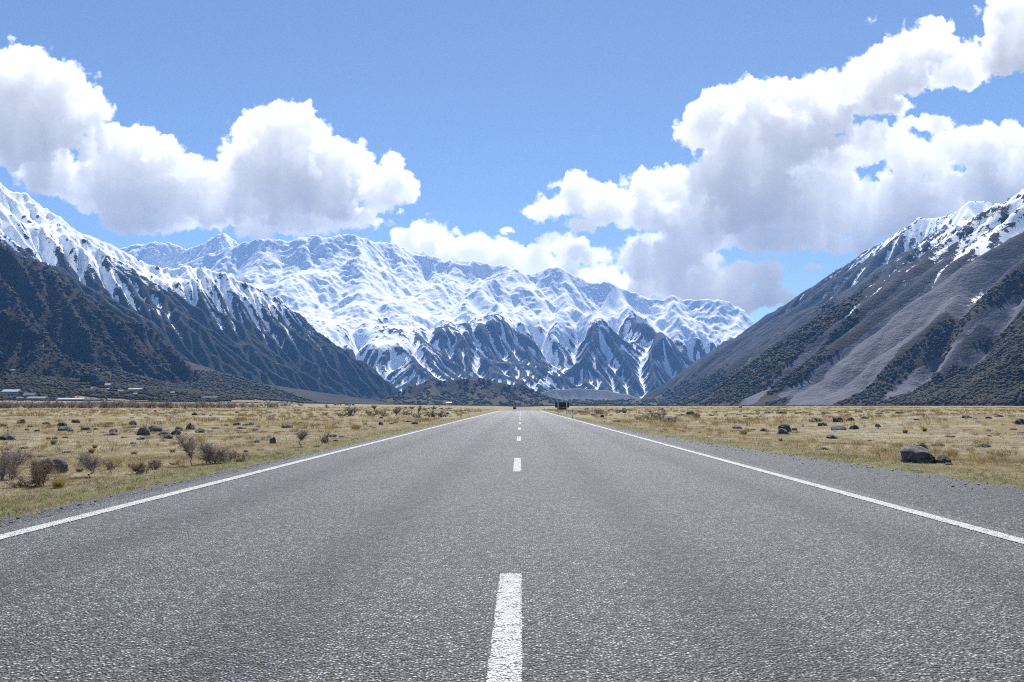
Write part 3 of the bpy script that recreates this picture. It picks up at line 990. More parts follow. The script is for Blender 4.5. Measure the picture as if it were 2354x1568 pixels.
def chip_mat(paint=False, loose=False):
    def fn(q):
        p = q.pos()
        pw = q.n('ShaderNodeVectorMath', operation='ADD')
        q.put(pw.inputs[0], p)
        wv = q.n('ShaderNodeVectorMath', operation='SCALE')
        q.put(wv.inputs[0], q.noise(p, 30, 2, 0.5, out=1))
        wv.inputs[3].default_value = 0.01
        q.put(pw.inputs[1], wv.outputs[0])
        P_ = pw.outputs[0]
        sc = 55.0 if loose else 74.0
        d1 = q.vor(P_, sc)
        c1 = q.n('ShaderNodeSeparateColor', {0: q.vor(P_, sc, out='Color')})
        d2 = q.vor(P_, sc * 2.1)
        c2 = q.n('ShaderNodeSeparateColor', {0: q.vor(P_, sc * 2.1, out='Color')})
        big = q.noise(p, 0.45, 4, 0.6)
        mid = q.noise(p, 9.0, 7, 0.75)
        v_ = q.m('POWER', c1.outputs[0], 2.0)
        stone = q.mix(v_, (.028, .031, .035), (.58, .60, .61))
        stone = q.mix(q.ramp(c1.outputs[1], 0.80, 0.95, 0, 0.6), stone, (.26, .235, .20))
        fine = q.mix(c2.outputs[0], (.045, .045, .046), (.20, .20, .20))
        col = q.mix(q.ramp(c2.outputs[1], 0.55, 0.75, 0, 0.6), stone, fine)
        tar = q.ramp(d1, 0.38, 0.62)
        col = q.mix(q.m('MULTIPLY', tar, 0.85), col, (.020, .020, .021))
        shade = q.m('ADD', q.m('MULTIPLY', q.m('SUBTRACT', big, 0.5), 0.5), q.m('MULTIPLY', q.m('SUBTRACT', mid, 0.5), 1.5))
        if not loose:
            # wheel paths polished darker and tighter than the crown between them
            sp = q.n('ShaderNodeSeparateXYZ', {0: p})
            wob = q.m('MULTIPLY', q.m('SUBTRACT', q.noise(p, 0.08, 3, 0.5), 0.5), 0.5)
            x_ = q.m('ADD', q.m('ABSOLUTE', q.m('SUBTRACT', sp.outputs[0], CX)), wob)
            wp = q.m('MULTIPLY', q.m('ADD', q.ramp(q.m('ABSOLUTE', q.m('SUBTRACT', x_, 0.95)), 0.0, 0.45, 1, 0), q.ramp(q.m('ABSOLUTE', q.m('SUBTRACT', x_, 2.6)), 0.0, 0.45, 1, 0)), 0.27)
            shade = q.m('SUBTRACT', shade, wp)
        k = q.m('ADD', 0.88 if not loose else 0.74, shade)
        vm = q.n('ShaderNodeVectorMath', operation='SCALE')
        q.put(vm.inputs[0], col)
        q.put(vm.inputs[3], k)
        col = vm.outputs[0]
        h = q.m('SUBTRACT', q.ramp(d1, 0.15, 0.75, 1, 0), q.m('MULTIPLY', d2, 0.35))
        h = q.m('MULTIPLY_ADD', c1.outputs[2], 0.8, h)
        if paint:
            worn = q.m('ADD', q.m('MULTIPLY', tar, 0.55), q.m('MULTIPLY', q.noise(p, 14, 4, 0.7), 0.75))
            worn = q.m('ADD', worn, q.m('MULTIPLY', c1.outputs[1], 0.12))
            ed = q.attr('edge')
            worn = q.m('ADD', worn, q.ramp(q.m('ADD', ed, q.m('MULTIPLY', q.m('SUBTRACT', c1.outputs[0], 0.5), 0.012)), 0.0, 0.008, 0.3, 0.0))
            col = q.mix(q.ramp(worn, 0.92, 1.08), (.62, .62, .60), col)
        return q.bsdf(col, 0.62 if not paint else 0.7, q.bump(h, 1.0, 0.012 if not loose else 0.022), 0.35)
    return fn


def strip(name, xl, xr, ys, z, mat, nxs=2, edge=False, wob=0.0):
    ys = np.asarray(ys, dtype=float)
    l = xl(ys) if callable(xl) else np.full(len(ys), xl)
    r = xr(ys) if callable(xr) else np.full(len(ys), xr)
    if wob:
        l = l + perlin(ys * 3.1, ys * 0, 301) * wob + perlin(ys * 11, ys * 0, 302) * wob * .5
        r = r + perlin(ys * 2.7, ys * 0, 303) * wob + perlin(ys * 12, ys * 0, 304) * wob * .5
    t = np.linspace(0, 1, nxs)
    X = l[:, None] * (1 - t) + r[:, None] * t
    Y = np.repeat(ys[:, None], nxs, 1)
    Z = road_z(Y) + z
    ed = np.minimum(t, 1 - t)[None, :] * (r - l)[:, None]
    o = mesh_np(name, np.stack([X, Y, Z], -1).reshape(-1, 3), grid_faces(*X.shape), mat, attrs={'edge': ed})
    return o


ys_road = np.concatenate([np.linspace(-40, 0, 9), np.arange(0.5, 150, 0.5), np.linspace(150, 320, 90)])
m_chip = material('chip_seal', chip_mat())
m_loose = material('loose_chip', chip_mat(loose=True))
m_paint = material('worn_road_paint', chip_mat(paint=True))
road = strip('road', EL - 0.28, ER + 0.22, ys_road, 0.0, m_chip, 9)
tag(road, kind='structure')
ys_sh = np.concatenate([np.linspace(-40, 0, 9), np.arange(0.1, 60, 0.1), np.arange(60, 320, 1.0)])
sh = strip('road_shoulder', lambda y: seal_left(y), EL - 0.281, ys_sh, -0.006, m_loose, 3)
shr = strip('road_shoulder', ER + 0.221, lambda y: seal_right(y), ys_sh, -0.006, m_loose, 3)
for o in (sh, shr):
    # ragged outer edge sinking under the grass
    n_ = len(ys_sh)
    co = np.empty(n_ * 9, f32)
    o.data.vertices.foreach_get('co', co)
    co = co.reshape(n_, 3, 3)
    k_ = 0 if o is sh else 2
    sg = -1 if o is sh else 1
    co[:, k_, 0] += sg * (0.05 + perlin(ys_sh * 1.3, ys_sh * 0, 311 + k_) * .10 + perlin(ys_sh * 5, ys_sh * 0, 313 + k_) * .06)
    co[:, k_, 2] -= 0.012
    o.data.vertices.foreach_set('co', co.ravel())
    o.data.update()
    tag(o, kind='structure')
# side roads meeting it at the far end
tj = strip('side_road', lambda y: -16 - (y - 150) * .1, lambda y: 17 + (y - 150) * .1, np.linspace(146, 160, 8), 0.004, m_loose, 12)
tag(tj, kind='structure')
# painted lines
for nm, x_ in (('edge_line', EL), ('edge_line', ER)):
    o = strip(nm, x_ - 0.07, x_ + 0.07, np.concatenate([np.arange(0.4, 60, 0.06), np.linspace(60, 150, 90)]), 0.004, m_paint, 5, wob=0.006)
    tag(o, kind='structure')
# each dash of the centre line: far end seen at view row 1312 for the nearest one
Y_far0 = CAM_H * FOC / (1312 - 932.3) * 1.0
k = 0
while True:
    yb = Y_far0 + 10.0 * k
    if yb > 150:
        break
    dash = strip('centre_line_dash', CX - 0.0595, CX + 0.0595, np.arange(yb - 3.0, yb + 0.001, 0.05), 0.004, m_paint, 5, wob=0.002)
    tag(dash, kind='structure')
    k += 1
# the crest where they meet is marked by a pale bar across the lanes
print('ground', round(time.time() - T0, 1))

# ------------------------------------------------------------------ finding the ground under a point of the photograph
_Y = np.geomspace(2.2, 9000, 5200)


def near_hit(px, py):
    d = ray(px, py)
    z = CAM_H + d.z * _Y
    gz = ground_z(d.x * _Y, _Y)
    i = np.argmax(z < gz)
    if z[i] < gz[i] and _Y[i] < 1400:
        return d.x * _Y[i], float(_Y[i]), float(gz[i])
    y = min(1750.0 / max(py - 932.3, 1.2), 1400)
    return d.x * y, y, float(ground_z(d.x * y, y))


def any_hit(px, py):
    best = None
    d = ray(px, py)
    for (x0, y0, cell, H) in TERR:
        h = hit_one(px, py, H, x0, y0, cell)
        if h and (best is None or h[1] < best[1]):
            best = (h[0], h[1], float(hgt(H, x0, y0, cell, h[0], h[1])))
    return best


C5 = lambda x, y: (x * .2685, 919.2 + y * .2685)
C6 = lambda x, y: (574.5 + x * .2685, 890.4 + y * .2685)
C7 = lambda x, y: (1149 + x * .2685, 890.4 + y * .2685)
C8 = lambda x, y: (1723.4 + x * .2675, 907.7 + y * .2675)
CR = {5: (C5, .2685), 6: (C6, .2685), 7: (C7, .2685), 8: (C8, .2675)}


# ------------------------------------------------------------------ boulders
def stone_mat(q):
    p = q.obj()
    pw = q.pos()
    n1 = q.noise(pw, 5.0, 5, 0.65)
    n2 = q.noise(pw, 26.0, 5, 0.7)
    n3 = q.noise(pw, 90.0, 3, 0.7)
    col = q.mix(q.ramp(n1, 0.35, 0.65), (.036, .030, .027), (.135, .12, .108))
    col = q.mix(q.ramp(n2, 0.5, 0.68, 0, 0.75), col, (.26, .25, .235))
    col = q.mix(q.ramp(n3, 0.55, 0.7, 0, 0.6), col, (.03, .028, .026))
    col = q.mix(q.ramp(q.noise(pw, 3.1, 4, 0.6), 0.58, 0.70, 0, 0.35), col, (.13, .085, .055))
    h = q.m('ADD', q.m('MULTIPLY', n2, 0.03), q.m('MULTIPLY', n3, 0.008))
    h = q.m('ADD', h, q.m('MULTIPLY', n1, 0.08))
    return q.bsdf(col, 0.9, q.bump(h, 0.8, 0.22), 0.2)


m_stone = material('lichen_stone', stone_mat)
_bm = bmesh.new()
bmesh.ops.create_icosphere(_bm, subdivisions=4, radius=1.0)
ICO4 = (np.array([v.co[:] for v in _bm.verts]), np.array([[v.index for v in f.verts] for f in _bm.faces]))
_bm.free()
_bm = bmesh.new()
bmesh.ops.create_icosphere(_bm, subdivisions=3, radius=1.0)
ICO3 = (np.array([v.co[:] for v in _bm.verts]), np.array([[v.index for v in f.verts] for f in _bm.faces]))
_bm.free()
_bm = bmesh.new()
bmesh.ops.create_icosphere(_bm, subdivisions=1, radius=1.0)
ICO1 = (np.array([v.co[:] for v in _bm.verts]), np.array([[v.index for v in f.verts] for f in _bm.faces]))
_bm.free()


def n3(p, s, seed):
    return perlin(p[:, 0] * s + p[:, 2] * s * 0.7 + 5, p[:, 1] * s - p[:, 2] * s * 0.6 + 9, seed)


def rock_verts(seed, w_, d_, h_, fine=True):
    rs = np.random.RandomState(seed)
    V, F = ICO4 if fine else ICO3
    p = V.copy()
    for k in range(rs.randint(5, 9)):
        n = rs.randn(3)
        n[2] = abs(n[2]) * 0.7
        n /= np.linalg.norm(n)
        dd = rs.uniform(0.66, 0.94)
        over = np.maximum(p @ n - dd, 0)
        p -= over[:, None] * n[None] * 0.92
    p[:, 1] *= 1.0 + 0.15 * p[:, 2]
    p[:, 2] += 0.30 * p[:, 1] * (p[:, 2] > 0)
    r = 1 + 0.22 * n3(p, 1.3, seed) + 0.12 * n3(p, 4.2, seed + 1) + 0.03 * n3(p, 10, seed + 2)
    p = p * r[:, None]
    p[:, :2] *= (1 + 0.12 * np.clip(-p[:, 2:3], 0, 1))
    mx = np.abs(p).max(0)
    p /= mx
    p *= np.array([w_ / 2, d_ / 2, h_ / 1.35])
    p[:, 2] += h_ - p[:, 2].max()
    return p, F


def rock(spec, cat='rock', name='rock'):
    crop, cx, by, w_, h_, label, group, seed = spec
    f, sc = CR[crop]
    px, py = f(cx, by)
    x, y, z = near_hit(px, py)
    W = w_ * sc / FOC * y
    Hh = h_ * sc / FOC * y
    D = W * 0.75
    V, F = rock_verts(seed, W, D * 1.25, Hh * 1.08, fine=y < 45)
    ca, sa = math.cos(seed), math.sin(seed)
    o = mesh_np(name, V, F, m_stone)
    o.location = (x * (y + D * .35) / y, y + D * 0.35, z - Hh * 0.05)
    tag(o, label, cat, group)
    return o


ROCKS = [
    (5, 430, 635, 310, 145, 'large mottled grey boulder behind the dark leafless bush, lower left', None),
    (5, 368, 488, 90, 20, 'flat grey stone lying just behind the large mottled boulder at left', None),
    (5, 60, 345, 150, 58, 'long low boulder cut off by the left edge of the picture', None),
    (5, 180, 203, 80, 40, 'small peaked dark boulder standing alone on the upper left grass', None),
    (5, 530, 228, 85, 36, 'rounded dark boulder at the back of the pile of three, left of centre field', None),
    (5, 560, 264, 120, 38, 'broad front boulder of the pile of three on the left field', None),
    (5, 605, 272, 50, 26, 'small stone at the right foot of the pile of three', None),
    (5, 648, 197, 75, 30, 'low brown boulder behind the yellow tussocks on the left field', None),
    (5, 728, 262, 90, 36, 'dark wedge shaped stone right of the pile of three', None),
    (5, 965, 280, 80, 36, 'dark boulder sitting on top of a paler flat stone', None),
    (5, 972, 304, 78, 26, 'pale flat stone under a darker boulder', None),
    (5, 1138, 216, 75, 40, 'upright reddish dark boulder at the back of a close pair', None),
    (5, 1130, 240, 70, 26, 'grey rounded stone in front of an upright reddish boulder', None),
    (5, 1225, 305, 120, 74, 'rounded grey boulder at the left end of the largest outcrop', None),
    (5, 1240, 262, 62, 44, 'round boulder perched over the left end of the largest outcrop', None),
    (5, 1330, 275, 170, 62, 'wide flat-topped slab forming the back of the largest outcrop', None),
    (5, 1400, 306, 120, 40, 'low brown slab in the middle of the largest outcrop', None),
    (5, 1500, 301, 95, 46, 'sloping boulder at the right end of the largest outcrop', None),
    (5, 1435, 333, 95, 42, 'black angular boulder in front of the largest outcrop', None),
    (5, 1530, 264, 70, 38, 'grey stone between the largest outcrop and the tall pointed boulder', None),
    (5, 1625, 256, 90, 62, 'tall pointed dark boulder on the left field', None),
    (5, 1715, 282, 100, 42, 'low boulder leaning against the right of the tall pointed one', None),
    (5, 2335, 374, 60, 54, 'upright tombstone shaped dark rock near the left verge', None),
    (5, 2198, 367, 62, 26, 'small brown stone just left of the upright tombstone shaped rock', None),
    (6, 320, 347, 102, 34, 'wide domed brown boulder in the mid left field, before the small bushes', None),
    (6, 1410, 316, 62, 26, 'dark pointed boulder near the left verge in the middle distance', None),
    (6, 1355, 300, 56, 18, 'flat dark stone left of the dark pointed boulder near the verge', None),
    (6, 705, 427, 72, 26, 'dark flat stone beside the small upright twiggy bush', None),
    (6, 1120, 322, 45, 28, 'small pointed stone in the mid left field', None),
    (7, 1452, 299, 110, 50, 'box shaped brown boulder right of the wide bare bush across the road', None),
    (7, 1500, 272, 45, 18, 'low stone behind the box shaped boulder', None),
    (7, 1630, 236, 80, 38, 'dark rounded boulder with a small bush at its right', None),
    (7, 875, 257, 38, 26, 'small dark stone in front of the bush right of the big sign', None),
    (7, 2035, 354, 95, 26, 'flat layered stone on the right field', None),
    (7, 2255, 376, 60, 26, 'small domed stone at the far right of a row of low stones', None),
    (8, 1445, 586, 312, 138, 'very large dark boulder by the right verge', None),
    (8, 1478, 472, 112, 66, 'pointed grey rock right behind the very large dark boulder', None),
    (8, 1655, 590, 138, 76, 'ribbed grey rock at the right side of the very large dark boulder', None),
    (8, 1708, 604, 70, 20, 'pale flat stone at the foot of the ribbed grey rock', None),
    (8, 290, 322, 130, 78, 'dark brown boulder, upper one of a stacked pair on the right field', None),
    (8, 282, 342, 122, 52, 'lighter grey boulder, lower front one of a stacked pair', None),
    (8, 112, 313, 55, 24, 'small domed stone left of the stacked pair', None),
    (8, 385, 306, 45, 24, 'small round stone right of the stacked pair', None),
    (8, 700, 377, 110, 38, 'dark wedge shaped slab alone on the right field', None),
    (8, 565, 233, 112, 42, 'wide black boulder in the middle distance right of the stacked pair', None),
    (8, 625, 270, 95, 34, 'brown slab below and right of the wide black boulder', None),
    (8, 755, 236, 112, 52, 'pale tilted slab at the left of the broken bank', None),
    (8, 860, 222, 75, 34, 'grey boulder on the crest of the broken bank', None),
    (8, 980, 205, 70, 24, 'flat black boulder above the broken bank', None),
    (8, 760, 304, 140, 40, 'dark eroded rock in the face of the broken bank', None),
    (8, 900, 297, 100, 42, 'black overhanging rock in the hollow of the broken bank', None),
    (8, 1095, 276, 60, 30, 'small grey rock at the right end of the broken bank', None),
    (8, 1720, 366, 90, 22, 'thin flat stone half hidden in straw on the right field', None),
    (8, 620, 471, 112, 22, 'low grey stone flush with the grass near the right shoulder', None),
    (8, 1620, 440, 110, 34, 'brown stone behind the very large dark boulder, to its right', None),
    (8, 2000, 453, 120, 36, 'long brown stone near the right edge of the picture', None),
    (8, 2320, 256, 100, 54, 'dark boulder cut off by the right edge of the picture', None),
    (8, 1855, 203, 95, 32, 'sloping pink grey slab far out on the right field', None),
]
far_groups = [
    ('small dark stone half sunk in the grass of the left field', 'small stones of the left field', 5,
     [(395, 210, 70, 22), (425, 232, 35, 25), (257, 233, 50, 20), (232, 262, 40, 18), (315, 270, 50, 18), (412, 342, 40, 22), (475, 338, 60, 24), (205, 420, 85, 22), (55, 430, 55, 18),
      (920, 235, 70, 16), (1060, 218, 60, 14), (1205, 342, 70, 25), (1062, 328, 65, 14), (1140, 378, 60, 18), (2105, 448, 60, 20), (570, 455, 70, 18), (1848, 248, 80, 14), (1935, 222, 45, 14),
      (2030, 218, 80, 26), (2100, 222, 60, 20), (2148, 218, 52, 24), (2065, 248, 90, 20), (2185, 265, 60, 20), (820, 255, 50, 14), (760, 285, 50, 14), (910, 305, 60, 16), (560, 330, 60, 22), (60, 245, 60, 18), (20, 228, 60, 22)]),
    ('tiny dark stone far out towards the shrub belt on the left', 'far stones before the left shrub belt', 5,
     [(1330, 100, 30, 15), (1665, 130, 55, 25), (1480, 115, 90, 16), (1745, 130, 30, 12), (1805, 138, 40, 10), (770, 135, 30, 8), (975, 138, 50, 8), (1250, 152, 35, 8), (1270, 128, 20, 8), (1390, 122, 40, 10), (1430, 140, 50, 10),
      (490, 102, 30, 8), (1800, 178, 45, 18), (1540, 110, 50, 10), (2030, 110, 40, 14), (2230, 108, 40, 10), (2300, 108, 60, 10), (1130, 158, 40, 10), (1620, 100, 30, 10)]),
    ('small stone in the straw of the middle left field beyond the upright rock', 'small stones of the middle left field', 6,
     [(12, 325, 45, 26), (40, 368, 70, 20), (545, 332, 45, 18), (430, 308, 40, 14), (690, 260, 40, 10), (1120, 268, 45, 18), (990, 320, 45, 16), (1690, 230, 35, 18), (790, 427, 60, 16), (735, 462, 50, 14), (570, 512, 60, 14),
      (80, 540, 70, 14), (250, 570, 45, 14), (1210, 315, 50, 14), (535, 252, 60, 12), (640, 285, 50, 8), (165, 212, 60, 10), (80, 215, 50, 10), (1500, 248, 40, 12), (1240, 305, 40, 12), (880, 418, 40, 10), (1060, 345, 50, 12)]),
    ('small stone in the grass between the big sign and the box shaped boulder', 'small stones beyond the big sign', 7,
     [(800, 242, 45, 18), (895, 296, 18, 8), (1060, 300, 40, 10), (945, 192, 40, 10), (1060, 190, 40, 12), (1100, 195, 40, 12), (1380, 190, 40, 10), (1560, 240, 30, 14), (1850, 215, 25, 12), (1810, 245, 50, 12)]),
    ('small stone on the right field past the round dark boulder', 'small stones of the right field', 7,
     [(2165, 368, 50, 14), (2060, 178, 35, 20), (2100, 252, 40, 14), (2290, 222, 60, 18), (2040, 238, 40, 10), (1940, 278, 40, 10), (2200, 215, 40, 10), (2140, 225, 30, 8), (1930, 248, 30, 10)]),
    ('small dark stone on the skyline side of the far right field', 'far stones of the right field', 8,
     [(270, 160, 100, 25), (150, 160, 60, 16), (650, 162, 90, 18), (825, 152, 50, 14), (940, 150, 70, 18), (1110, 162, 80, 14), (1285, 160, 80, 22), (1465, 170, 80, 16), (2050, 205, 60, 20), (2140, 190, 80, 20), (2105, 170, 60, 12),
      (1250, 432, 70, 16), (1030, 396, 40, 10), (1430, 218, 50, 12), (420, 160, 60, 16), (480, 158, 50, 14), (530, 170, 50, 12), (770, 150, 40, 14), (1180, 158, 40, 10), (1750, 165, 50, 8), (1930, 210, 40, 10), (2060, 358, 50, 12),
      (2120, 350, 60, 10), (2260, 300, 60, 14), (2330, 330, 50, 10), (20, 165, 50, 10), (70, 160, 40, 10), (1970, 165, 30, 10), (30, 300, 40, 10), (1415, 655, 40, 12)]),
]
sd = 1000
for r_ in ROCKS:
    rock((*r_, sd))
    sd += 7
for lab, grp, crop, L in far_groups:
    for (a, b, c, d) in L:
        rock((crop, a, b, c, d, lab, grp, sd))
        sd += 7


# ------------------------------------------------------------------ shrubs
def prisms(segs):
    """segs (n,8): p0, p1, r0, r1 -> three sided tapered twigs"""
    s = np.asarray(segs, dtype=float)
    p0, p1, r0, r1 = s[:, :3], s[:, 3:6], s[:, 6], s[:, 7]
    d = p1 - p0
    d /= np.linalg.norm(d, axis=1)[:, None] + 1e-9
    u = np.cross(d, np.array([0.31, 0.2, 0.93]))
    u /= np.linalg.norm(u, axis=1)[:, None] + 1e-9
    v_ = np.cross(d, u)
    out = []
    for k in range(3):
        a = k * 2 * math.pi / 3
        off = u * math.cos(a) + v_ * math.sin(a)
        out.append((p0 + off * r0[:, None], p1 + off * r1[:, None]))
    V = np.stack([out[0][0], out[1][0], out[2][0], out[0][1], out[1][1], out[2][1]], 1)
    n = len(s)
    b = (np.arange(n) * 6)[:, None]
    F = np.concatenate([b + np.array([[0, 1, 4, 3]]), b + np.array([[1, 2, 5, 4]]), b + np.array([[2, 0, 3, 5]])], 0)
    return V.reshape(-1, 3), F


def shrub_segs(rs, W, H, dens, lean=0.0, trunk=0.0, rad=0.0025):
    stems, twigs = [], []
    ns = max(3, int(9 * (1 if trunk == 0 else 0.5)))
    base_pts = []
    if trunk > 0:
        p = np.zeros(3)
        n = 5
        for k in range(n):
            q = p + np.array([rs.randn() * .05 * W + lean * trunk * H / n, rs.randn() * .04 * W, trunk * H / n])
            stems.append((*p, *q, rad * 5 * (1 - .12 * k), rad * 5 * (1 - .12 * (k + 1))))
            p = q
            base_pts.append(p.copy())
    tips = []
    for i in range(ns):
        az = rs.rand() * 6.283
        p = base_pts[rs.randint(2, 5)].copy() if trunk > 0 else np.array([rs.randn() * .16 * W, rs.randn() * .16 * W, 0])
        if trunk == 0:
            stems.append((0, 0, -.02 * H, *p, rad * 3.4, rad * 3.2))
        out = rs.rand() ** .5 * W * 0.55
        up = (H - p[2]) * (1.0 - 0.45 * (out / (W * .5)) ** 2) * rs.uniform(.75, 1.0)
        n = 7
        for k in range(n):
            t = (k + 1) / n
            q = np.array([p[0] * 1.0 + math.cos(az) * out / n + rs.randn() * .028 * W + lean * up / n, p[1] + math.sin(az) * out / n + rs.randn() * .028 * W, p[2] + up / n * (1.25 - .5 * t)])
            r0 = rad * 3.2 * (1 - .75 * (k / n))
            stems.append((*p, *q, r0, rad * 3.2 * (1 - .75 * t)))
            p = q
            tips.append((p.copy(), t))
    m = int(150 * dens)
    for i in range(m):
        b, t = tips[rs.randint(len(tips))]
        p = b.copy()
        d = rs.randn(3)
        d[2] = abs(d[2]) * .6 + .15
        d /= np.linalg.norm(d)
        L = min(W, H) * rs.uniform(.05, .11)
        for k in range(4):
            d2 = d + rs.randn(3) * .45
            d2 /= np.linalg.norm(d2)
            q = p + d2 * L
            if q[2] < 0.01:
                break
            twigs.append((*p, *q, rad * (1 - .15 * k), rad * (.85 - .15 * k)))
            for j in range(3):
                e = rs.randn(3)
                e /= np.linalg.norm(e)
                q2 = q + e * L * rs.uniform(.3, .7)
                twigs.append((*q, *q2, rad * .6, rad * .35))
            p = q
            d = d2
    return stems, twigs


def bark_mat(name, a, b):
    def fn(q):
        n = q.noise(q.pos(), 8, 4, 0.6)
        return q.bsdf(q.mix(q.ramp(n, .35, .65), a, b), 0.85, None, 0.2)
    return material(name, fn)


m_stem = bark_mat('grey_bark', (.10, .085, .075), (.19, .16, .145))
m_twig = bark_mat('bare_twigs', (.20, .16, .145), (.33, .275, .24))
m_twig2 = bark_mat('brown_twigs', (.18, .12, .09), (.28, .19, .14))


def shrub(spec):
    crop, cx, by, w_, h_, label, group, seed, kw = spec
    f, sc = CR[crop]
    px, py = f(cx, by)
    x, y, z = near_hit(px, py)
    W = w_ * sc / FOC * y
    H = h_ * sc / FOC * y
    rs = np.random.RandomState(seed)
    rad = max(0.0016, 0.00030 * y * 0.55) * kw.get('r', 1.0)
    st, tw = shrub_segs(rs, W * 1.15, H * 1.05, kw.get('d', 1.0) * (1.5 if y < 16 else 0.9), kw.get('lean', 0), kw.get('trunk', 0), rad)
    e = empty('bare_shrub' if not kw.get('trunk') else 'bare_small_tree', (x, y + W * .2, z - 0.01 * H), 0, label, 'shrub' if not kw.get('trunk') else 'small tree', group)
    mesh_np('stem' if not kw.get('trunk') else 'trunk', *prisms(st), m_stem, e)
    mesh_np('twigs' if not kw.get('trunk') else 'crown', *prisms(tw), m_twig2 if kw.get('brown') else m_twig, e)
    return e


SHR = [
    (5, 20, 690, 190, 290, 'tall dark thorny bush cut off by the left edge of the picture', dict(d=2.6)),
    (5, 120, 560, 150, 130, 'grey thorny bush behind the tall one at the left edge', dict(d=1.5)),
    (5, 300, 745, 250, 225, 'dense leafless bush standing in front of the large mottled boulder', dict(d=2.6, brown=1)),
    (5, 160, 750, 120, 70, 'low brown scrub at the foot of the dense leafless bush, to its left', dict(d=1.0, brown=1)),
    (5, 745, 665, 230, 215, 'wiry bush leaning left over the grass, right of the large mottled boulder', dict(d=1.3, lean=-.25, trunk=.25)),
    (5, 940, 600, 150, 90, 'sparse low brown scrub between the leaning bush and the round brown bush', dict(d=.7, brown=1)),
    (5, 1190, 635, 170, 115, 'round brown bush near the left verge', dict(d=1.7, brown=1)),
    (5, 1310, 600, 100, 85, 'small grey bush touching the right side of the round brown bush', dict(d=1.1)),
    (5, 1500, 558, 100, 34, 'very low tuft of brown scrub just left of the gnarled little tree', dict(d=.8, brown=1)),
    (5, 1635, 572, 190, 265, 'gnarled bare little tree with a crooked trunk near the left verge', dict(d=1.2, lean=-.22, trunk=.42)),
    (5, 1820, 550, 250, 190, 'widest twiggy bush, right of the gnarled little tree', dict(d=2.8)),
    (5, 1960, 530, 200, 90, 'low spreading bush at the right end of the widest twiggy bush', dict(d=1.4)),
    (6, 430, 510, 130, 150, 'crooked dark little tree on the left field near the upright rock', dict(d=1.3, trunk=.45)),
    (6, 640, 476, 90, 95, 'small upright twiggy bush beside a dark flat stone', dict(d=1.0)),
    (6, 860, 246, 90, 82, 'largest rounded bush of the row in the middle distance at left', dict(d=1.6)),
    (6, 780, 247, 90, 42, 'low bush at the left foot of the largest rounded bush', dict(d=1.1)),
    (6, 1030, 247, 90, 48, 'wide low bush in the middle of the distant row', dict(d=1.3)),
    (6, 1092, 232, 50, 40, 'narrow bush just right of the wide low one in the distant row', dict(d=1.0)),
    (6, 1150, 250, 72, 46, 'rounded bush in front of the distant row, before the forked one', dict(d=1.2)),
    (6, 1240, 246, 72, 76, 'forked upright bush in the distant row', dict(d=1.1, trunk=.3)),
    (6, 1070, 196, 36, 50, 'solitary little tree standing behind the distant row', dict(d=1.0, trunk=.35)),
    (6, 1345, 237, 100, 38, 'long low bush right of the forked upright one', dict(d=1.2)),
    (6, 1430, 263, 84, 46, 'low bush under the thin tall one in the distant row', dict(d=1.2)),
    (6, 1440, 222, 46, 64, 'thin tall bush in the distant row at left of the stakes', dict(d=1.0, trunk=.35)),
    (6, 1570, 256, 96, 60, 'fan shaped bush nearest the wooden stake', dict(d=1.3)),
    (6, 1638, 257, 54, 52, 'leaning bush touching the right side of the fan shaped one', dict(d=1.0, lean=.3)),
    (6, 642, 238, 44, 26, 'tiny dark bush left of the distant row', dict(d=.9)),
    (7, 690, 223, 64, 36, 'small bush just right of the big sign', dict(d=1.1)),
    (7, 855, 231, 130, 42, 'broad low bush right of the big sign, with a dark stone in front', dict(d=1.6)),
    (7, 1015, 219, 62, 32, 'small bush in the grass behind the low pale scrub across the road', dict(d=1.0)),
    (7, 1070, 219, 48, 28, 'small bush at the right of a close pair across the road', dict(d=1.0)),
    (7, 750, 189, 50, 16, 'tiny far bush behind the broad low one', dict(d=.8)),
    (7, 1320, 279, 200, 92, 'wide bare bush left of the box shaped boulder', dict(d=2.2)),
    (7, 1190, 279, 100, 32, 'pale low scrub left of the wide bare bush', dict(d=1.0, brown=1)),
    (7, 1010, 299, 84, 28, 'flat brown scrub nearer the road than the pale low scrub', dict(d=.9, brown=1)),
    (7, 1380, 197, 54, 20, 'small dark bush behind the wide bare bush', dict(d=1.0)),
    (7, 1690, 259, 54, 42, 'small bush at the right side of the dark rounded boulder', dict(d=1.0)),
    (8, 265, 402, 34, 34, 'single small dark plant in the pale grass of the right field', dict(d=.6)),
]
for i, (c, x_, y_, w_, h_, lab, kw) in enumerate(SHR):
    shrub((c, x_, y_, w_, h_, lab, None, 500 + i, kw))
for i, (c, x_, y_, w_, h_) in enumerate([(6, 1335, 180, 30, 14), (6, 1385, 184, 42, 22), (6, 1485, 197, 34, 26), (6, 1570, 184, 54, 24), (6, 1632, 187, 34, 14), (6, 1700, 187, 42, 14), (6, 1530, 184, 30, 12)]):
    shrub((c, x_, y_, w_, h_, 'small far bush on the plain behind the distant row of bushes', 'far bushes behind the row', 700 + i, dict(d=.8)))


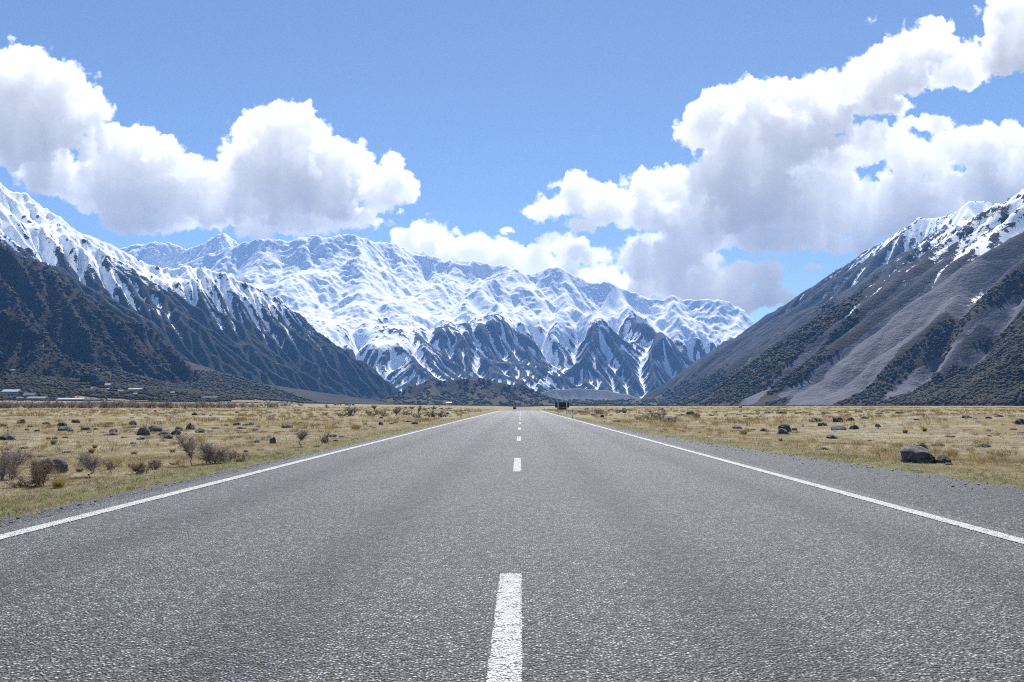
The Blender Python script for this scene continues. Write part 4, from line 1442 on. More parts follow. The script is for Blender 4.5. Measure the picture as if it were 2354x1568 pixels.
# ------------------------------------------------------------------ grass
def blades(n, base, hgt_, wid, lean, rs, tone):
    """one thin bent blade of two triangles (a kite) per row"""
    az = rs.rand(n) * 6.283
    la = rs.rand(n) * 6.283
    L = lean * (0.4 + rs.rand(n))
    dx, dy = np.cos(la) * L * hgt_, np.sin(la) * L * hgt_
    wx, wy = np.cos(az) * wid / 2, np.sin(az) * wid / 2
    V = np.empty((n, 4, 3))
    V[:, 0] = base
    V[:, 1] = base + np.stack([dx * .35 - wx, dy * .35 - wy, hgt_ * .5], 1)
    V[:, 2] = base + np.stack([dx, dy, hgt_ * np.sqrt(np.maximum(1 - L * L * .5, .15))], 1)
    V[:, 3] = base + np.stack([dx * .35 + wx, dy * .35 + wy, hgt_ * .5], 1)
    F = (np.arange(n) * 4)[:, None] + np.arange(4)[None]
    return V.reshape(-1, 3), F, np.repeat(tone, 4)


def blade_mat(q):
    t = q.attr('tone')
    a = q.mix(q.ramp(t, 0.0, 0.35, smooth=False), (.16, .12, .06), (.28, .215, .115))
    a = q.mix(q.ramp(t, 0.35, 0.7, smooth=False), a, (.47, .41, .28))
    a = q.mix(q.ramp(t, 0.98, 1.02), a, (.13, .14, .055))
    a = q.mix(q.ramp(t, 1.98, 2.02), a, (.33, .235, .08))
    d = q.bsdf(a, 0.8, None, 0.2)
    tr = q.n('ShaderNodeBsdfTranslucent', {'Color': a}).outputs[0]
    mx = q.n('ShaderNodeMixShader', {0: 0.35, 1: d, 2: tr})
    return mx.outputs[0]


m_blade = material('grass_blades', blade_mat)
rs = np.random.RandomState(77)


def scatter(n, ymin, ymax, power=1.0):
    """points over the field in front of the road's verges, thinning with distance"""
    y = ymin * (ymax / ymin) ** (rs.rand(n) ** power)
    a = rs.uniform(-0.72, 0.72, n)
    x = a * (y + 3)
    return x, y


def off_road(x, y):
    return np.maximum(seal_left(y) - x, x - seal_right(y))


def grow(name, n, y0, y1, per, hh, ww, spread, lean, tonef, power=1.0, keep=None, label=None):
    x, y = scatter(n, y0, y1, power)
    e = off_road(x, y)
    k = e > 0.06
    if keep is not None:
        k &= keep(x, y, e)
    x, y, e = x[k], y[k], e[k]
    m = len(x)
    hs = hh(x, y, e)
    bx = np.repeat(x, per) + rs.randn(m * per) * np.repeat(spread * (0.5 + hs / hs.max()), per)
    by = np.repeat(y, per) + rs.randn(m * per) * np.repeat(spread * (0.5 + hs / hs.max()), per)
    k = off_road(bx, by) > 0.02
    H_ = np.repeat(hs, per) * rs.uniform(.55, 1.1, m * per)
    tone = np.repeat(tonef(x, y, e), per) + rs.uniform(-.1, .1, m * per)
    Wd = np.repeat(ww(y), per)
    bx, by, H_, tone, Wd = bx[k], by[k], H_[k], tone[k], Wd[k]
    base = np.stack([bx, by, ground_z(bx, by) - 0.004], 1)
    return blades(len(bx), base, H_, Wd, lean, rs, tone)


def tone_turf(x, y, e):
    n = fbm(x / 2.2, y / 2.2, 3, 401)
    t = 0.40 + 0.9 * n + rs.randn(len(x)) * .12
    t = np.clip(t, 0, .9)
    g_ = (e < 1.0 + 0.5 * n) & (rs.rand(len(x)) < 0.62 * sstep(1.7, 0.2, e))
    return np.where(g_, 1.5, t)


parts = [grow('', 60000, 5.0, 16, 7, lambda x, y, e: .016 + .028 * rs.rand(len(x)) * (1 + .8 * (e < .9)), lambda y: .0024 + y * .00010, .022, .9, tone_turf, 0.8),
         grow('', 60000, 14, 60, 6, lambda x, y, e: .025 + .045 * rs.rand(len(x)), lambda y: .0028 + y * .00018, .05, .9, tone_turf, 0.9)]
Vv, Ff, Tt, off = [], [], [], 0
for V, F, T in parts:
    Vv.append(V); Ff.append(F + off); Tt.append(T); off += len(V)
o = mesh_np('dry_grass', np.concatenate(Vv), np.concatenate(Ff), m_blade, attrs={'tone': np.concatenate(Tt)}, smooth=False)
tag(o, 'short straw coloured turf over both fields, greener along the road', None, None, 'stuff')


def tus_keep(x, y, e):
    n = fbm(x / 7.0, y / 7.0, 3, 402)
    return (e > 1.0) & (n + rs.randn(len(x)) * .16 > 0.10)


def tone_tus(x, y, e):
    return np.where(rs.rand(len(x)) < .35, 2.5, np.clip(.28 + rs.randn(len(x)) * .12, 0, .8))


parts = [grow('', 2600, 7, 40, 46, lambda x, y, e: .07 + .12 * rs.rand(len(x)), lambda y: .003 + y * .00016, .045, .55, tone_tus, 0.8, tus_keep),
         grow('', 7000, 35, 160, 22, lambda x, y, e: .14 + .22 * rs.rand(len(x)), lambda y: .006 + y * .00028, .10, .5, tone_tus, 0.8, tus_keep),
         grow('', 9000, 120, 420, 12, lambda x, y, e: .20 + .30 * rs.rand(len(x)), lambda y: .006 + y * .0003, .25, .5, tone_tus, 0.8, tus_keep)]
Vv, Ff, Tt, off = [], [], [], 0
for V, F, T in parts:
    Vv.append(V); Ff.append(F + off); Tt.append(T); off += len(V)
o = mesh_np('tussock_grass', np.concatenate(Vv), np.concatenate(Ff), m_blade, attrs={'tone': np.concatenate(Tt)}, smooth=False)
tag(o, 'golden tussock grass in tufts all over both fields', None, None, 'stuff')
TUS = [(5, 480, 758, 140, 85, 'bright yellow tussock in front of the large mottled boulder', 2.5), (5, 775, 458, 64, 46, 'golden tussock behind the leaning wiry bush', 2.5),
       (5, 805, 415, 50, 36, 'smaller golden tussock behind another, on the left field', 2.5), (5, 450, 385, 60, 44, 'brown tussock below the pile of three boulders', .2),
       (5, 925, 212, 110, 26, 'long yellow tussock clump among the far left boulders', 2.5), (5, 1140, 468, 80, 30, 'low tawny tussock in the middle of the left field', .25),
       (5, 2040, 530, 110, 34, 'yellow grass clump at the verge, under the widest twiggy bush', 2.5), (5, 1470, 455, 64, 34, 'tawny tussock left of the gnarled little tree', .25),
       (5, 670, 620, 80, 50, 'pale tussock between the large mottled boulder and the leaning bush', .5), (6, 900, 362, 150, 50, 'large orange tussock clump in the middle left field', 2.5),
       (8, 1750, 540, 120, 64, 'tan tussock behind the ribbed grey rock on the right', .3), (8, 2085, 560, 70, 34, 'single yellow tussock on the near right field', 2.5),
       (8, 1505, 315, 50, 40, 'yellow tussock on the slope behind the broken bank', 2.5), (8, 1340, 330, 60, 36, 'brown tussock just right of the broken bank', .25),
       (7, 2090, 405, 90, 44, 'thick tan tussock left of the low domed stone, right field', .3)]
for i, (c, x_, y_, w_, h_, lab, tn) in enumerate(TUS):
    f, sc = CR[c]
    x, y, z = near_hit(*f(x_, y_))
    W, H = w_ * sc / FOC * y, h_ * sc / FOC * y
    n = 420
    r_ = rs.rand(n) ** .7 * W * .28
    a = rs.rand(n) * 6.283
    base = np.stack([np.cos(a) * r_, np.sin(a) * r_, np.zeros(n) - .004], 1)
    V, F, T = blades(n, base, H * rs.uniform(.6, 1.15, n), np.full(n, .003 + y * .00014), .62, rs, np.full(n, tn) + rs.uniform(-.12, .12, n))
    o = mesh_np('grass_tussock', V, F, m_blade, attrs={'tone': T}, smooth=False)
    o.location = (x, y + W * .25, z)
    tag(o, lab, 'tussock', None)
# loose stones along both edges of the seal
n = 1500
y = 4.5 * (34 / 4.5) ** rs.rand(n)
sd_ = rs.rand(n) < .45
off_ = np.abs(rs.randn(n)) * .16
x = np.where(sd_, seal_left(y) - off_ + .12 + rs.rand(n) * .25, seal_right(y) + off_ - .15 - rs.rand(n) ** 3 * 1.0)
r_ = (.004 + .008 * rs.rand(n) ** 3) * (1 + y / 60)
z = np.where(off_road(x, y) > 0, ground_z(x, y), -.006)
V0, F0 = ICO1
V = V0[None] * (1 + rs.uniform(-.3, .3, (n, len(V0))))[..., None] * r_[:, None, None] * np.array([1.3, 1.0, .7]) + np.stack([x, y, z + r_ * .3], 1)[:, None, :]
F = F0[None] + (np.arange(n) * len(V0))[:, None, None]
m_grit = material('loose_stones', lambda q: q.bsdf(q.mix(q.ramp(q.attr('tone'), 0, 1, smooth=False), (.10, .10, .102), (.50, .50, .49)), .8))
o = mesh_np('gravel', V.reshape(-1, 3), F.reshape(-1, 3), m_grit, attrs={'tone': np.repeat(rs.rand(n) ** 1.5, len(V0))}, smooth=False)
tag(o, 'loose grey gravel scattered along both edges of the road', None, None, 'stuff')
print('field', round(time.time() - T0, 1))

# ------------------------------------------------------------------ boxes and small builders
class MB:
    def __init__(s):
        s.v, s.f = [], []

    def box(s, x0, x1, y0, y1, z0, z1):
        b = len(s.v)
        s.v += [(x0, y0, z0), (x1, y0, z0), (x1, y1, z0), (x0, y1, z0), (x0, y0, z1), (x1, y0, z1), (x1, y1, z1), (x0, y1, z1)]
        s.f += [(b, b + 3, b + 2, b + 1), (b + 4, b + 5, b + 6, b + 7), (b, b + 1, b + 5, b + 4), (b + 1, b + 2, b + 6, b + 5), (b + 2, b + 3, b + 7, b + 6), (b + 3, b, b + 4, b + 7)]
        return s

    def cyl(s, x, y, z0, z1, r0, r1=None, n=14, cap=0.0):
        r1 = r0 if r1 is None else r1
        b = len(s.v)
        for z, r in ((z0, r0), (z1, r1)):
            for k in range(n):
                a = 2 * math.pi * k / n
                s.v.append((x + r * math.cos(a), y + r * math.sin(a), z))
        s.v.append((x, y, z1 + cap))
        for k in range(n):
            s.f.append((b + k, b + (k + 1) % n, b + n + (k + 1) % n, b + n + k))
            s.f.append((b + n + k, b + n + (k + 1) % n, b + 2 * n))
        s.f.append(tuple(b + k for k in reversed(range(n))))
        return s

    def poly(s, pts, faces):
        b = len(s.v)
        s.v += pts
        s.f += [tuple(b + i for i in f) for f in faces]
        return s

    def build(s, name, mat, parent=None, bevel=0.0):
        me = bpy.data.meshes.new(name)
        me.from_pydata(s.v, [], s.f)
        me.materials.append(mat)
        me.update()
        if bevel:
            b = bmesh.new()
            b.from_mesh(me)
            bmesh.ops.bevel(b, geom=b.edges[:], offset=bevel, segments=1, affect='EDGES')
            b.to_mesh(me)
            b.free()
        o = bpy.data.objects.new(name, me)
        COL.objects.link(o)
        o.parent = parent
        return o


def plain(name, c, rough=.6, var=.25, scale=3.0, metal=0.0):
    def fn(q):
        n = q.noise(q.pos(), scale, 5, 0.6)
        return q.bsdf(q.mix(q.ramp(n, .3, .7), tuple(k * (1 - var) for k in c), tuple(min(1, k * (1 + var * .5)) for k in c)), rough, None, .4, Metallic=metal)
    return material(name, fn)


m_white = plain('white_paint', (.72, .73, .74), .5, .12, 6)
m_galv = plain('galvanised_steel', (.62, .63, .64), .45, .10, 12, .0)
m_black = plain('black_plastic', (.02, .02, .022))
m_signback = plain('dark_sign_back', (.022, .028, .028), .5, .2, 8)
m_yellow = plain('yellow_sheet', (.55, .40, .05), .6)
m_wood = plain('weathered_timber', (.12, .10, .085), .9, .4, 14)
m_red = plain('red_reflector', (.45, .03, .02), .3)

# the big road sign seen from behind
x, y, z = near_hit(*C7(532, 231))
U = y / FOC                      # metres to one picture unit at this distance
yw = R(12)
e = empty('road_sign', (x, y, z), yw, 'large dark road sign on two pale posts, seen from behind right of the road', 'road sign')
top = 28.2 * U
MB().box(-16.4 * U, 16.4 * U, -.015, .015, top - 13.0 * U, top - .6 * U).build('sign_panel', m_signback, e)
MB().box(-11.8 * U, 11.8 * U, -.014, .014, top - 17.6 * U, top - 13.2 * U).build('lower_panel', m_signback, e)
rb = MB()
for zz in (2.2, 6.0, 9.8, 12.2, 16.0):
    rb.box(-11.6 * U, 11.6 * U, -.045, -.016, top - zz * U - .018, top - zz * U + .018)
rb.build('rail', m_signback, e)
for sx in (-10.2, 10.2):
    MB().cyl(sx * U, -.085, -.3, top, .05, n=12, cap=.006).build('post', m_galv, e)
# the little board far down the road
x, y, z = near_hit(1182.8, 942.5)
U = y / FOC
e = empty('small_sign', (x, y, z), R(-3), 'small dark board with a yellow top standing past the end of the lanes', 'road sign')
MB().box(-3.7 * U, 3.7 * U, -.02, .02, 1.6 * U, 7.4 * U).build('board', m_signback, e)
MB().box(-2.7 * U, 2.7 * U, -.024, -.0205, 5.4 * U, 6.4 * U).build('yellow_band', m_yellow, e)
for sx in (-3, 3):
    MB().box(sx * U - .03, sx * U + .03, .021, .07, -.2, 7.2 * U).build('post', m_wood, e)


def marker(px, py, hpx, label, tilt=0.0, band=True, group=None, wpx=2.3):
    x, y, z = near_hit(px, py)
    U = y / FOC
    h = hpx * U
    w_ = wpx * U
    e = empty('marker_post', (x, y, z), 0, label, 'marker post', group)
    e.rotation_euler = (0, tilt, R(4))
    pts = [(-w_ / 2, -.012, -.15), (w_ / 2, -.012, -.15), (w_ / 2, .012, -.15), (-w_ / 2, .012, -.15), (-w_ / 2, -.012, h * .97), (w_ / 2, -.012, h), (w_ / 2, .012, h), (-w_ / 2, .012, h * .97)]
    MB().poly(pts, [(0, 3, 2, 1), (4, 5, 6, 7), (0, 1, 5, 4), (1, 2, 6, 5), (2, 3, 7, 6), (3, 0, 4, 7)]).build('post', m_white, e)
    if band:
        MB().box(-w_ / 2 - .004, w_ / 2 + .004, -.016, .016, h * .70, h * .83).build('dark_band', m_black, e)
        MB().box(-w_ * .3, w_ * .3, -.021, -.0165, h * .73, h * .80).build('reflector', m_red, e)


marker(1316, 964, 24, 'white edge marker post with a dark band beside the right verge, nearest one')
marker(1079, 959, 17, 'leaning pale post beside the left verge, right of the wooden stake', R(-14), False, None, 1.6)
marker(1132.5, 941.5, 6.5, 'tiny far white marker post at the left of the crest', 0, False, None, 1.2)
marker(1251, 944.5, 6, 'tiny far white marker post at the right of the crest', 0, False, None, 1.2)
x, y, z = near_hit(*C6(1805, 262))
U = y / FOC
e = empty('wooden_stake', (x, y, z), R(5), 'thin wooden stake with a short crosspiece beside the left verge', 'stake')
MB().box(-.022, .022, -.022, .022, -.15, 24 * U).build('post', m_wood, e)
MB().box(-1.9 * U, 2.1 * U, -.045, -.023, 7.5 * U, 8.6 * U).build('crosspiece', m_wood, e)
x, y, z = near_hit(*C6(1148, 401))
o = MB().cyl(0, 0, -.05, 6.6 * y / FOC, .010, .008, 8, .002).build('peg', m_black)
o.location = (x, y, z)
tag(o, 'short black peg in the pale grass near the left verge', 'peg')
pl = [(7, 662, 178, 10, 'left'), (7, 1150, 172, 4, 'mid'), (6, 1410, 190, 16, 'left')]
x, y, z = near_hit(574.5 + 1410 * .2685, 890.4 + 186 * .2685)
U = y / FOC
e = empty('pole', (x, y, z), 0, 'thin grey pole rising from the far left plain near the tall bush', 'pole')
MB().cyl(0, 0, -.3, 14 * U, .4 * U, .3 * U, 8, .01).build('shaft', m_galv, e)

# ------------------------------------------------------------------ village under the left slope
m_wall_d = plain('dark_cladding', (.035, .045, .055), .7, .2, .3)
m_wall_g = plain('grey_cladding', (.16, .165, .17), .8, .2, .3)
m_wall_c = plain('cream_cladding', (.42, .40, .36), .8, .2, .3)
m_roof_w = plain('pale_metal_roof', (.40, .42, .44), .35, .08, .5)
m_roof_g = plain('grey_metal_roof', (.20, .21, .22), .4, .1, .5)
m_roof_d = plain('dark_metal_roof', (.05, .06, .07), .4, .15, .5)
m_glass = plain('window_glass', (.03, .04, .05), .08, .1)


def house(px0, px1, py_top, py_base, wall, roof, label, name='house', cat='house', rz=0.0, roof_k=.45, mono=False, win=3, floors=1, chim=False, deep=.55, hit=None):
    h = hit or any_hit((px0 + px1) / 2, py_base)
    if h is None:
        h = near_hit((px0 + px1) / 2, py_base)
    x, y, z = h
    U = y / FOC
    W = (px1 - px0) * U
    Ht = (py_base - py_top) * U
    D = max(W * deep, 6)
    hw = Ht * (1 - roof_k)
    e = empty(name, (x, y + D / 2, z), rz, label, cat)
    MB().box(-W / 2, W / 2, -D / 2, D / 2, -4, hw).build('wall', wall, e)
    ov = .5
    if mono:
        pts = [(-W / 2 - ov, -D / 2 - ov, hw + .02), (W / 2 + ov, -D / 2 - ov, hw + .02 + Ht * roof_k * .8), (W / 2 + ov, D / 2 + ov, hw + Ht * roof_k), (-W / 2 - ov, D / 2 + ov, hw + Ht * roof_k * .35)]
        pts2 = [(a, b, c + .35) for a, b, c in pts]
        rf = MB().poly(pts + pts2, [(0, 3, 2, 1), (4, 5, 6, 7), (0, 1, 5, 4), (1, 2, 6, 5), (2, 3, 7, 6), (3, 0, 4, 7)]).build('roof', roof, e)
    else:
        zr = hw + Ht * roof_k
        pts = [(-W / 2 - ov, -D / 2 - ov, hw + .02), (W / 2 + ov, -D / 2 - ov, hw + .02), (W / 2 + ov, D / 2 + ov, hw + .02), (-W / 2 - ov, D / 2 + ov, hw + .02), (-W / 2 - ov, 0, zr), (W / 2 + ov, 0, zr)]
        rf = MB().poly(pts, [(0, 3, 2, 1), (0, 1, 5, 4), (2, 3, 4, 5), (1, 2, 5), (3, 0, 4)]).build('roof', roof, e)
        if chim:
            MB().box(W * .18, W * .18 + 1.0, -.5, .5, zr - .8, zr + 1.2).build('chimney', wall, rf)
    for fl in range(floors):
        zb = hw * (fl + .28) / floors
        for k in range(win):
            xx = -W / 2 + W * (k + .5) / win
            MB().box(xx - W / win * .26, xx + W / win * .26, -D / 2 - .06, -D / 2 - .003, zb, zb + hw / floors * .42).build('window', m_glass, e)
    MB().box(W * .36, W * .36 + 1.1, -D / 2 - .08, -D / 2 - .003, -.2, min(2.1, hw * .8)).build('door', wall if wall is not m_wall_c else m_wall_d, e)
    return e


c4 = lambda x, y: (x * .2685, 775.5 + y * .2685)
V_ = [
    (677, 795, 318, 388, m_wall_d, m_roof_d, 'tall dark hotel block with a sloping roof among the trees, highest of the village', dict(name='hotel_block', cat='hotel', roof_k=.16, mono=True, win=6, floors=5, deep=.5, rz=R(-12))),
    (772, 872, 368, 418, m_wall_d, m_roof_g, 'lower dark hotel wing with a grey roof, right of the tall block', dict(name='hotel_wing', cat='hotel', roof_k=.22, mono=True, win=5, floors=3, deep=.5, rz=R(-8))),
    (873, 937, 395, 418, m_wall_g, m_roof_w, 'small white-roofed building right of the lower hotel wing', dict(roof_k=.55)),
    (1090, 1205, 434, 455, m_wall_g, m_roof_w, 'long narrow building with a pale roof, farthest right of the upper row', dict(roof_k=.55, win=5)),
    (1005, 1052, 448, 472, m_wall_c, m_roof_w, 'cottage with a bright white roof below the long narrow building', dict(roof_k=.6)),
    (10, 150, 446, 478, m_wall_c, m_roof_w, 'wide white-roofed lodge at the far left edge', dict(roof_k=.6, win=6, chim=True, name='lodge', cat='lodge')),
    (192, 292, 476, 508, m_wall_g, m_roof_g, 'grey-roofed house right of the white-roofed lodge', dict(roof_k=.7, win=4)),
    (220, 383, 508, 536, m_wall_g, m_roof_g, 'long grey shed-like building at the back of the shrub belt', dict(roof_k=.55, win=7)),
    (25, 110, 504, 530, m_wall_d, m_roof_d, 'low dark building at the left edge below the lodge', dict(roof_k=.5, win=4)),
    (136, 196, 511, 532, m_wall_g, m_roof_g, 'small grey building left of the long shed-like one', dict(roof_k=.55)),
    (475, 700, 519, 545, m_wall_g, m_roof_w, 'longest building of the village, with a pale roof', dict(roof_k=.45, win=9, chim=True)),
    (703, 851, 525, 556, m_wall_d, m_roof_d, 'dark gabled barn at the right end of the lowest row', dict(roof_k=.5, win=4, name='barn', cat='barn')),
    (1458, 1490, 464, 482, m_wall_g, m_roof_w, 'tiny white-roofed hut at the right end of the dark trees', dict(roof_k=.5, win=2, name='hut', cat='hut')),
    (772, 792, 432, 444, m_wall_g, m_roof_w, 'tiny pale roof between the trees below the tall hotel block', dict(roof_k=.6, win=1, name='hut', cat='hut')),
    (910, 932, 438, 450, m_wall_g, m_roof_w, 'tiny pale roof below the small white-roofed building', dict(roof_k=.6, win=1, name='hut', cat='hut')),
    (1138, 1168, 475, 489, m_wall_c, m_roof_w, 'small pale hut among trees below the long narrow building', dict(roof_k=.6, win=2, name='hut', cat='hut')),
    (80, 124, 278, 296, m_wall_g, m_roof_w, 'lone hut with a bright pyramid-like roof on the slope above the lodge', dict(roof_k=.6, win=2, name='hut', cat='hut')),
    (1722, 1850, 508, 530, m_wall_g, m_roof_g, 'long low bluish shed at the right end of the village', dict(roof_k=.3, win=6, name='shed', cat='shed')),
]
HOUSES = []
for a, b, t, c, wl, rf, lab, kw in V_:
    p0, p1 = c4(a, t), c4(b, c)
    HOUSES.append(house(p0[0], p1[0], p0[1], p1[1], wl, rf, lab, **kw))
house(1025, 1038, 924.4, 928.2, m_wall_c, m_roof_w, 'tiny white building alone on the plain below the wooded hill', hit=None, roof_k=.5, win=3)
# two water tanks on the slope
for i, (tx, lab) in enumerate(((2, 'dark water tank with a pale top, left one of two on the slope'), (11, 'dark water tank with a pale top, right one of two on the slope'))):
    h = any_hit(tx, 821)
    if h:
        x, y, z = h
        U = y / FOC
        e = empty('water_tank', (x, y + 3 * U, z - 1.0), 0, lab, 'water tank')
        MB().cyl(0, 0, -3, 9.5 * U, 3.6 * U, n=20).build('tank_body', m_wall_d, e)
        MB().cyl(0, 0, 9.5 * U + .01, 10.2 * U, 3.8 * U, 3.6 * U, n=20, cap=.6 * U).build('tank_lid', m_roof_w, e)

# ------------------------------------------------------------------ bush covered slopes
def leaf_mat(name, cs):
    def fn(q):
        t = q.attr('tone')
        p = q.pos()
        n = q.noise(p, .45, 4, .7)
        n2_ = q.noise(p, 1.6, 3, .7)
        c = q.mix(q.ramp(t, .2, .8, smooth=False), cs[0], cs[1])
        c = q.mix(q.ramp(n2_, .4, .62, 0, .6), c, cs[2])
        h = q.m('ADD', n, q.m('MULTIPLY', n2_, .5))
        return q.bsdf(c, .85, q.bump(h, 1.0, 1.6), .15)
    return material(name, fn)


m_bush = leaf_mat('beech_and_scrub', ((.014, .021, .010), (.038, .042, .018), (.060, .048, .030)))
m_brush = leaf_mat('brown_scrub', ((.030, .022, .016), (.060, .044, .030), (.040, .036, .020)))


def blob_field(pts, sizes, name, mat, label, seed, flat=.8):
    rs_ = np.random.RandomState(seed)
    V0, F0 = ICO1
    n = len(pts)
    jit = 1 + rs_.uniform(-.28, .28, (n, len(V0)))
    V = V0[None] * jit[..., None] * sizes[:, None, None]
    V[..., 2] *= flat
    V[..., 0] *= rs_.uniform(.8, 1.35, n)[:, None]
    V += pts[:, None, :]
    V[..., 2] += sizes[:, None] * flat * .35
    F = F0[None] + (np.arange(n) * len(V0))[:, None, None]
    tone = np.repeat(np.clip(.5 + fbm(pts[:, 0] / 120, pts[:, 1] / 120, 4, 893) * 1.1 + rs_.randn(n) * .15, 0, 1), len(V0))
    o = mesh_np(name, V.reshape(-1, 3), F.reshape(-1, 3), mat, attrs={'tone': tone}, smooth=False)
    tag(o, label, None, None, 'stuff')
    return o


def bil(T, x, y):
    x0, y0, cell, H = T
    i = np.clip((x - x0) / cell, 0, H.shape[1] - 1.01)
    j = np.clip((y - y0) / cell, 0, H.shape[0] - 1.01)
    a, b = i.astype(int), j.astype(int)
    s, t = i - a, j - b
    z = (H[b, a] * (1 - s) + H[b, a + 1] * s) * (1 - t) + (H[b + 1, a] * (1 - s) + H[b + 1, a + 1] * s) * t
    ok = (x > x0) & (x < x0 + cell * (H.shape[1] - 2)) & (y > y0) & (y < y0 + cell * (H.shape[0] - 2))
    return np.where(ok, z, -99)


rf_ = np.random.RandomState(9)
hs_xy = np.array([(h_.location.x, h_.location.y) for h_ in HOUSES])


def slope_scatter(T, n, x0, x1, y0, y1, zmin, zmax, nref, patch, dens_pow=1.6):
    y = rf_.uniform(y0, y1, n)
    x = rf_.uniform(x0, x1, n)
    z = bil(T, x, y)
    keep = (z > zmin) & (z < zmax) & (rf_.rand(n) < np.minimum(1, (nref / y) ** dens_pow)) & (np.abs(x / y) < .75)
    pn = fbm(x / 90, y / 90, 4, 880)
    keep &= pn > patch
    if T is TERR[0]:
        keep &= meadow_left(x, y) < .4
    for hx, hy in hs_xy:
        keep &= ~((np.abs(x - hx) < 20) & (y < hy + 8) & (y > hy - 60))
    return x[keep], y[keep], z[keep]


TL, TR_, TF, TH = TERR[0], TERR[1], TERR[2], TERR[3]
x, y, z = slope_scatter(TL, 90000, -2700, -500, 1330, 3900, 5, 900, 1700, -.30)
sz = rf_.uniform(2.2, 5.2, len(x)) * (y / 1900) ** .8
blob_field(np.stack([x, y, z], 1), sz, 'hillside_bush', m_bush, 'dark green bush covering the left lower slopes', 21)
x, y, z = slope_scatter(TR_, 60000, 600, 2200, 1500, 2500, 3, 420, 1900, -.35)
k = ((x / y > .44) & (y < 2080)) | ((fbm(x / 150, y / 150, 3, 90) > .18) & (y > 2080) & (y < 2380) & (x / y > .49) & (z < 200))
x, y, z = x[k], y[k], z[k]
sz = rf_.uniform(2.6, 5.5, len(x)) * (y / 1900) ** .8
blob_field(np.stack([x, y, z], 1), sz, 'hillside_bush', m_bush, 'dark bush covering the toe of the right slope', 22)
x, y, z = slope_scatter(TR_, 150000, 550, 3000, 2080, 6500, 3, 620, 2600, -.5, 1.0)
va = bil((TR_[0], TR_[1], TR_[2], ATTR[1]['veg']), x, y)
sa_ = bil((TR_[0], TR_[1], TR_[2], ATTR[1]['scree']), x, y)
k = (va > .55 + .5 * rf_.rand(len(x))) & (sa_ < -.1) & (x / y > .17)
x, y, z = x[k], y[k], z[k]
sz = rf_.uniform(2.6, 5.5, len(x)) * (y / 2400) ** .8
print('ribs', len(x))
blob_field(np.stack([x, y, z], 1), sz, 'hillside_bush', m_bush, 'dark bush on the ribs between the scree chutes of the right slope', 25)
x, y, z = slope_scatter(TH, 40000, -1300, 2600, 3500, 5400, 1.5, 400, 4200, -.05, 1.0)
sz = rf_.uniform(4.5, 9.5, len(x))
blob_field(np.stack([x, y, z], 1), sz, 'hillside_bush', m_bush, 'bush on the low wooded hill before the snow mountains', 23)
# low scrub over the far end of the plain
n = 26000
y = 700 * (3600 / 700) ** rf_.rand(n)
x = rf_.uniform(-.65, .66, n) * y
k = (fbm(x / 160, y / 160, 4, 881) > .02 + .25 * sstep(1800, 800, y)) & ((y > 1250) | (x / y < -.2))
x, y = x[k], y[k]
z = ground_z(x, y)
zz = np.maximum(z, bil(TL, x, y))
sz = rf_.uniform(.8, 1.9, len(x)) * (y / 1500) ** .7
blob_field(np.stack([x, y, zz], 1), sz, 'far_scrub', m_brush, 'low dark scrub over the far end of the plain', 24, .7)


# the belt of leafless shrubs across the left of the plain
def belt():
    rs_ = np.random.RandomState(31)
    segs, tw = [], []
    protos = []
    for i in range(7):
        s_, t_ = shrub_segs(rs_, 2.4, 1.9, .55, 0, .25 if i % 2 else 0, .030)
        protos.append((np.array(s_), np.array(t_)))
    out = []
    n = 1500
    y = rs_.uniform(195, 620, n)
    a = rs_.uniform(-.66, -.08, n)
    x = a * y
    dn = fbm(x / 40, y / 40, 3, 882)
    lim = sstep(-.20, -.45, a)
    k = dn > (.42 - .62 * lim)
    k &= (y > 205 + 60 * (1 - lim))
    k &= (a < -.15) | (y > 300)
    return x[k], y[k], protos, rs_


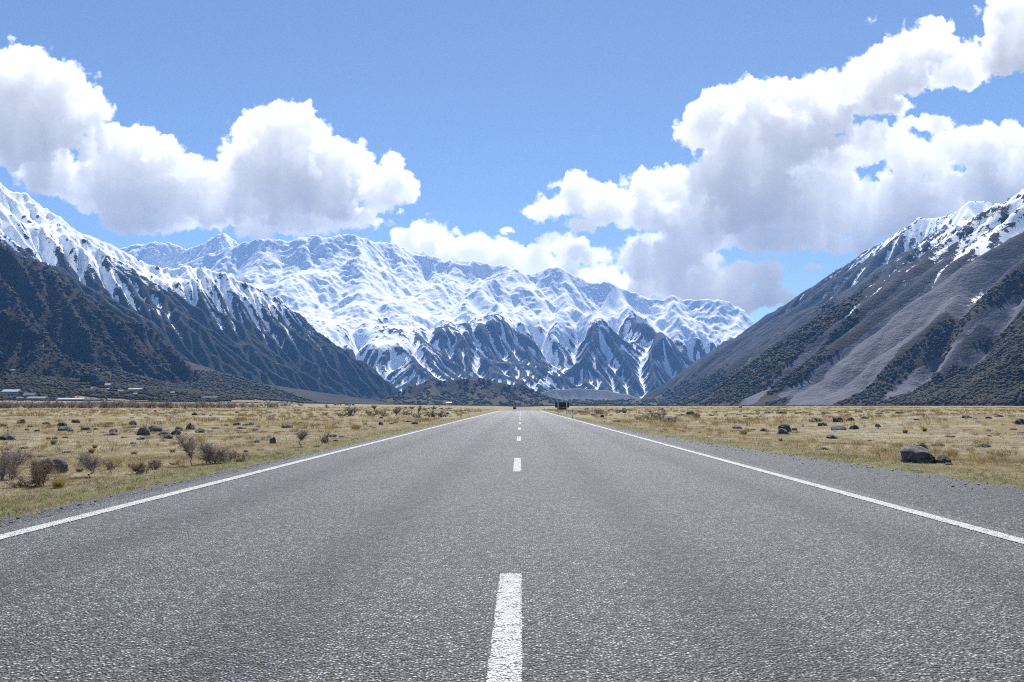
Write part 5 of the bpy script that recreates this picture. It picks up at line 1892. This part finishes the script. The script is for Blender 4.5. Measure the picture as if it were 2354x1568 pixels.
bx_, by_, protos, rs_ = belt()
bz_ = ground_z(bx_, by_)
VS, FS, off = [], [], 0
front = np.argsort(by_)
tree_n = 0
for r_i, i in enumerate(front):
    s_, t_ = protos[rs_.randint(len(protos))]
    k = rs_.uniform(.6, 1.25)
    an = rs_.rand() * 6.28
    ca, sa = math.cos(an), math.sin(an)
    allseg = np.concatenate([s_, t_])

    def tr(P_, full=True):
        q_ = np.empty_like(P_)
        q_[:, 0] = (P_[:, 0] * ca - P_[:, 1] * sa) * k
        q_[:, 1] = (P_[:, 0] * sa + P_[:, 1] * ca) * k
        q_[:, 2] = P_[:, 2] * k
        return q_
    if r_i < 36:
        e = empty('bare_shrub', (bx_[i], by_[i], bz_[i]), an, 'leafless dark shrub along the near edge of the shrub belt on the left', 'shrub', 'shrubs along the near edge of the belt')
        e.scale = (k, k, k)
        key = id(s_)
        for nm_, sg, mt in (('stem', s_, m_stem), ('twigs', t_, m_twig)):
            mm = bpy.data.meshes.get('belt_%s_%d' % (nm_, key % 99991))
            if mm is None:
                ob = mesh_np(nm_, *prisms(sg), mt, e)
                ob.data.name = 'belt_%s_%d' % (nm_, key % 99991)
            else:
                ob = bpy.data.objects.new(nm_, mm)
                COL.objects.link(ob)
                ob.parent = e
        continue
    sub = allseg[:: (1 if by_[i] < 300 else 2)]
    V, F = prisms(sub)
    V = tr(V) + np.array([bx_[i], by_[i], bz_[i]])
    VS.append(V)
    FS.append(F + off)
    off += len(V)
o = mesh_np('shrub_belt', np.concatenate(VS), np.concatenate(FS), m_twig)
tag(o, 'belt of leafless grey brown shrubs across the left of the plain', None, None, 'stuff')
print('belt', len(bx_), 'village', round(time.time() - T0, 1))

# ------------------------------------------------------------------ valley air
bm = bmesh.new()
bmesh.ops.create_cube(bm, size=1.0)
me = bpy.data.meshes.new('haze')
bm.to_mesh(me)
bm.free()
haze = bpy.data.objects.new('haze', me)
COL.objects.link(haze)
haze.scale = (24000, 17800, 2900)
haze.location = (0, 5700, 2900 / 2 - 14)
tag(haze, kind='stuff')


def haze_mat():
    m = bpy.data.materials.new('valley_air')
    m.use_nodes = True
    q = NT(m.node_tree)
    pv = q.n('ShaderNodeVolumePrincipled', {'Color': (.19, .44, .95), 'Density': HAZE_D, 'Anisotropy': 0.1})
    q.out(pv.outputs[0], 'Volume')
    return m


HAZE_D = 3.0e-5
me.materials.append(haze_mat())
print('total', round(time.time() - T0, 1))
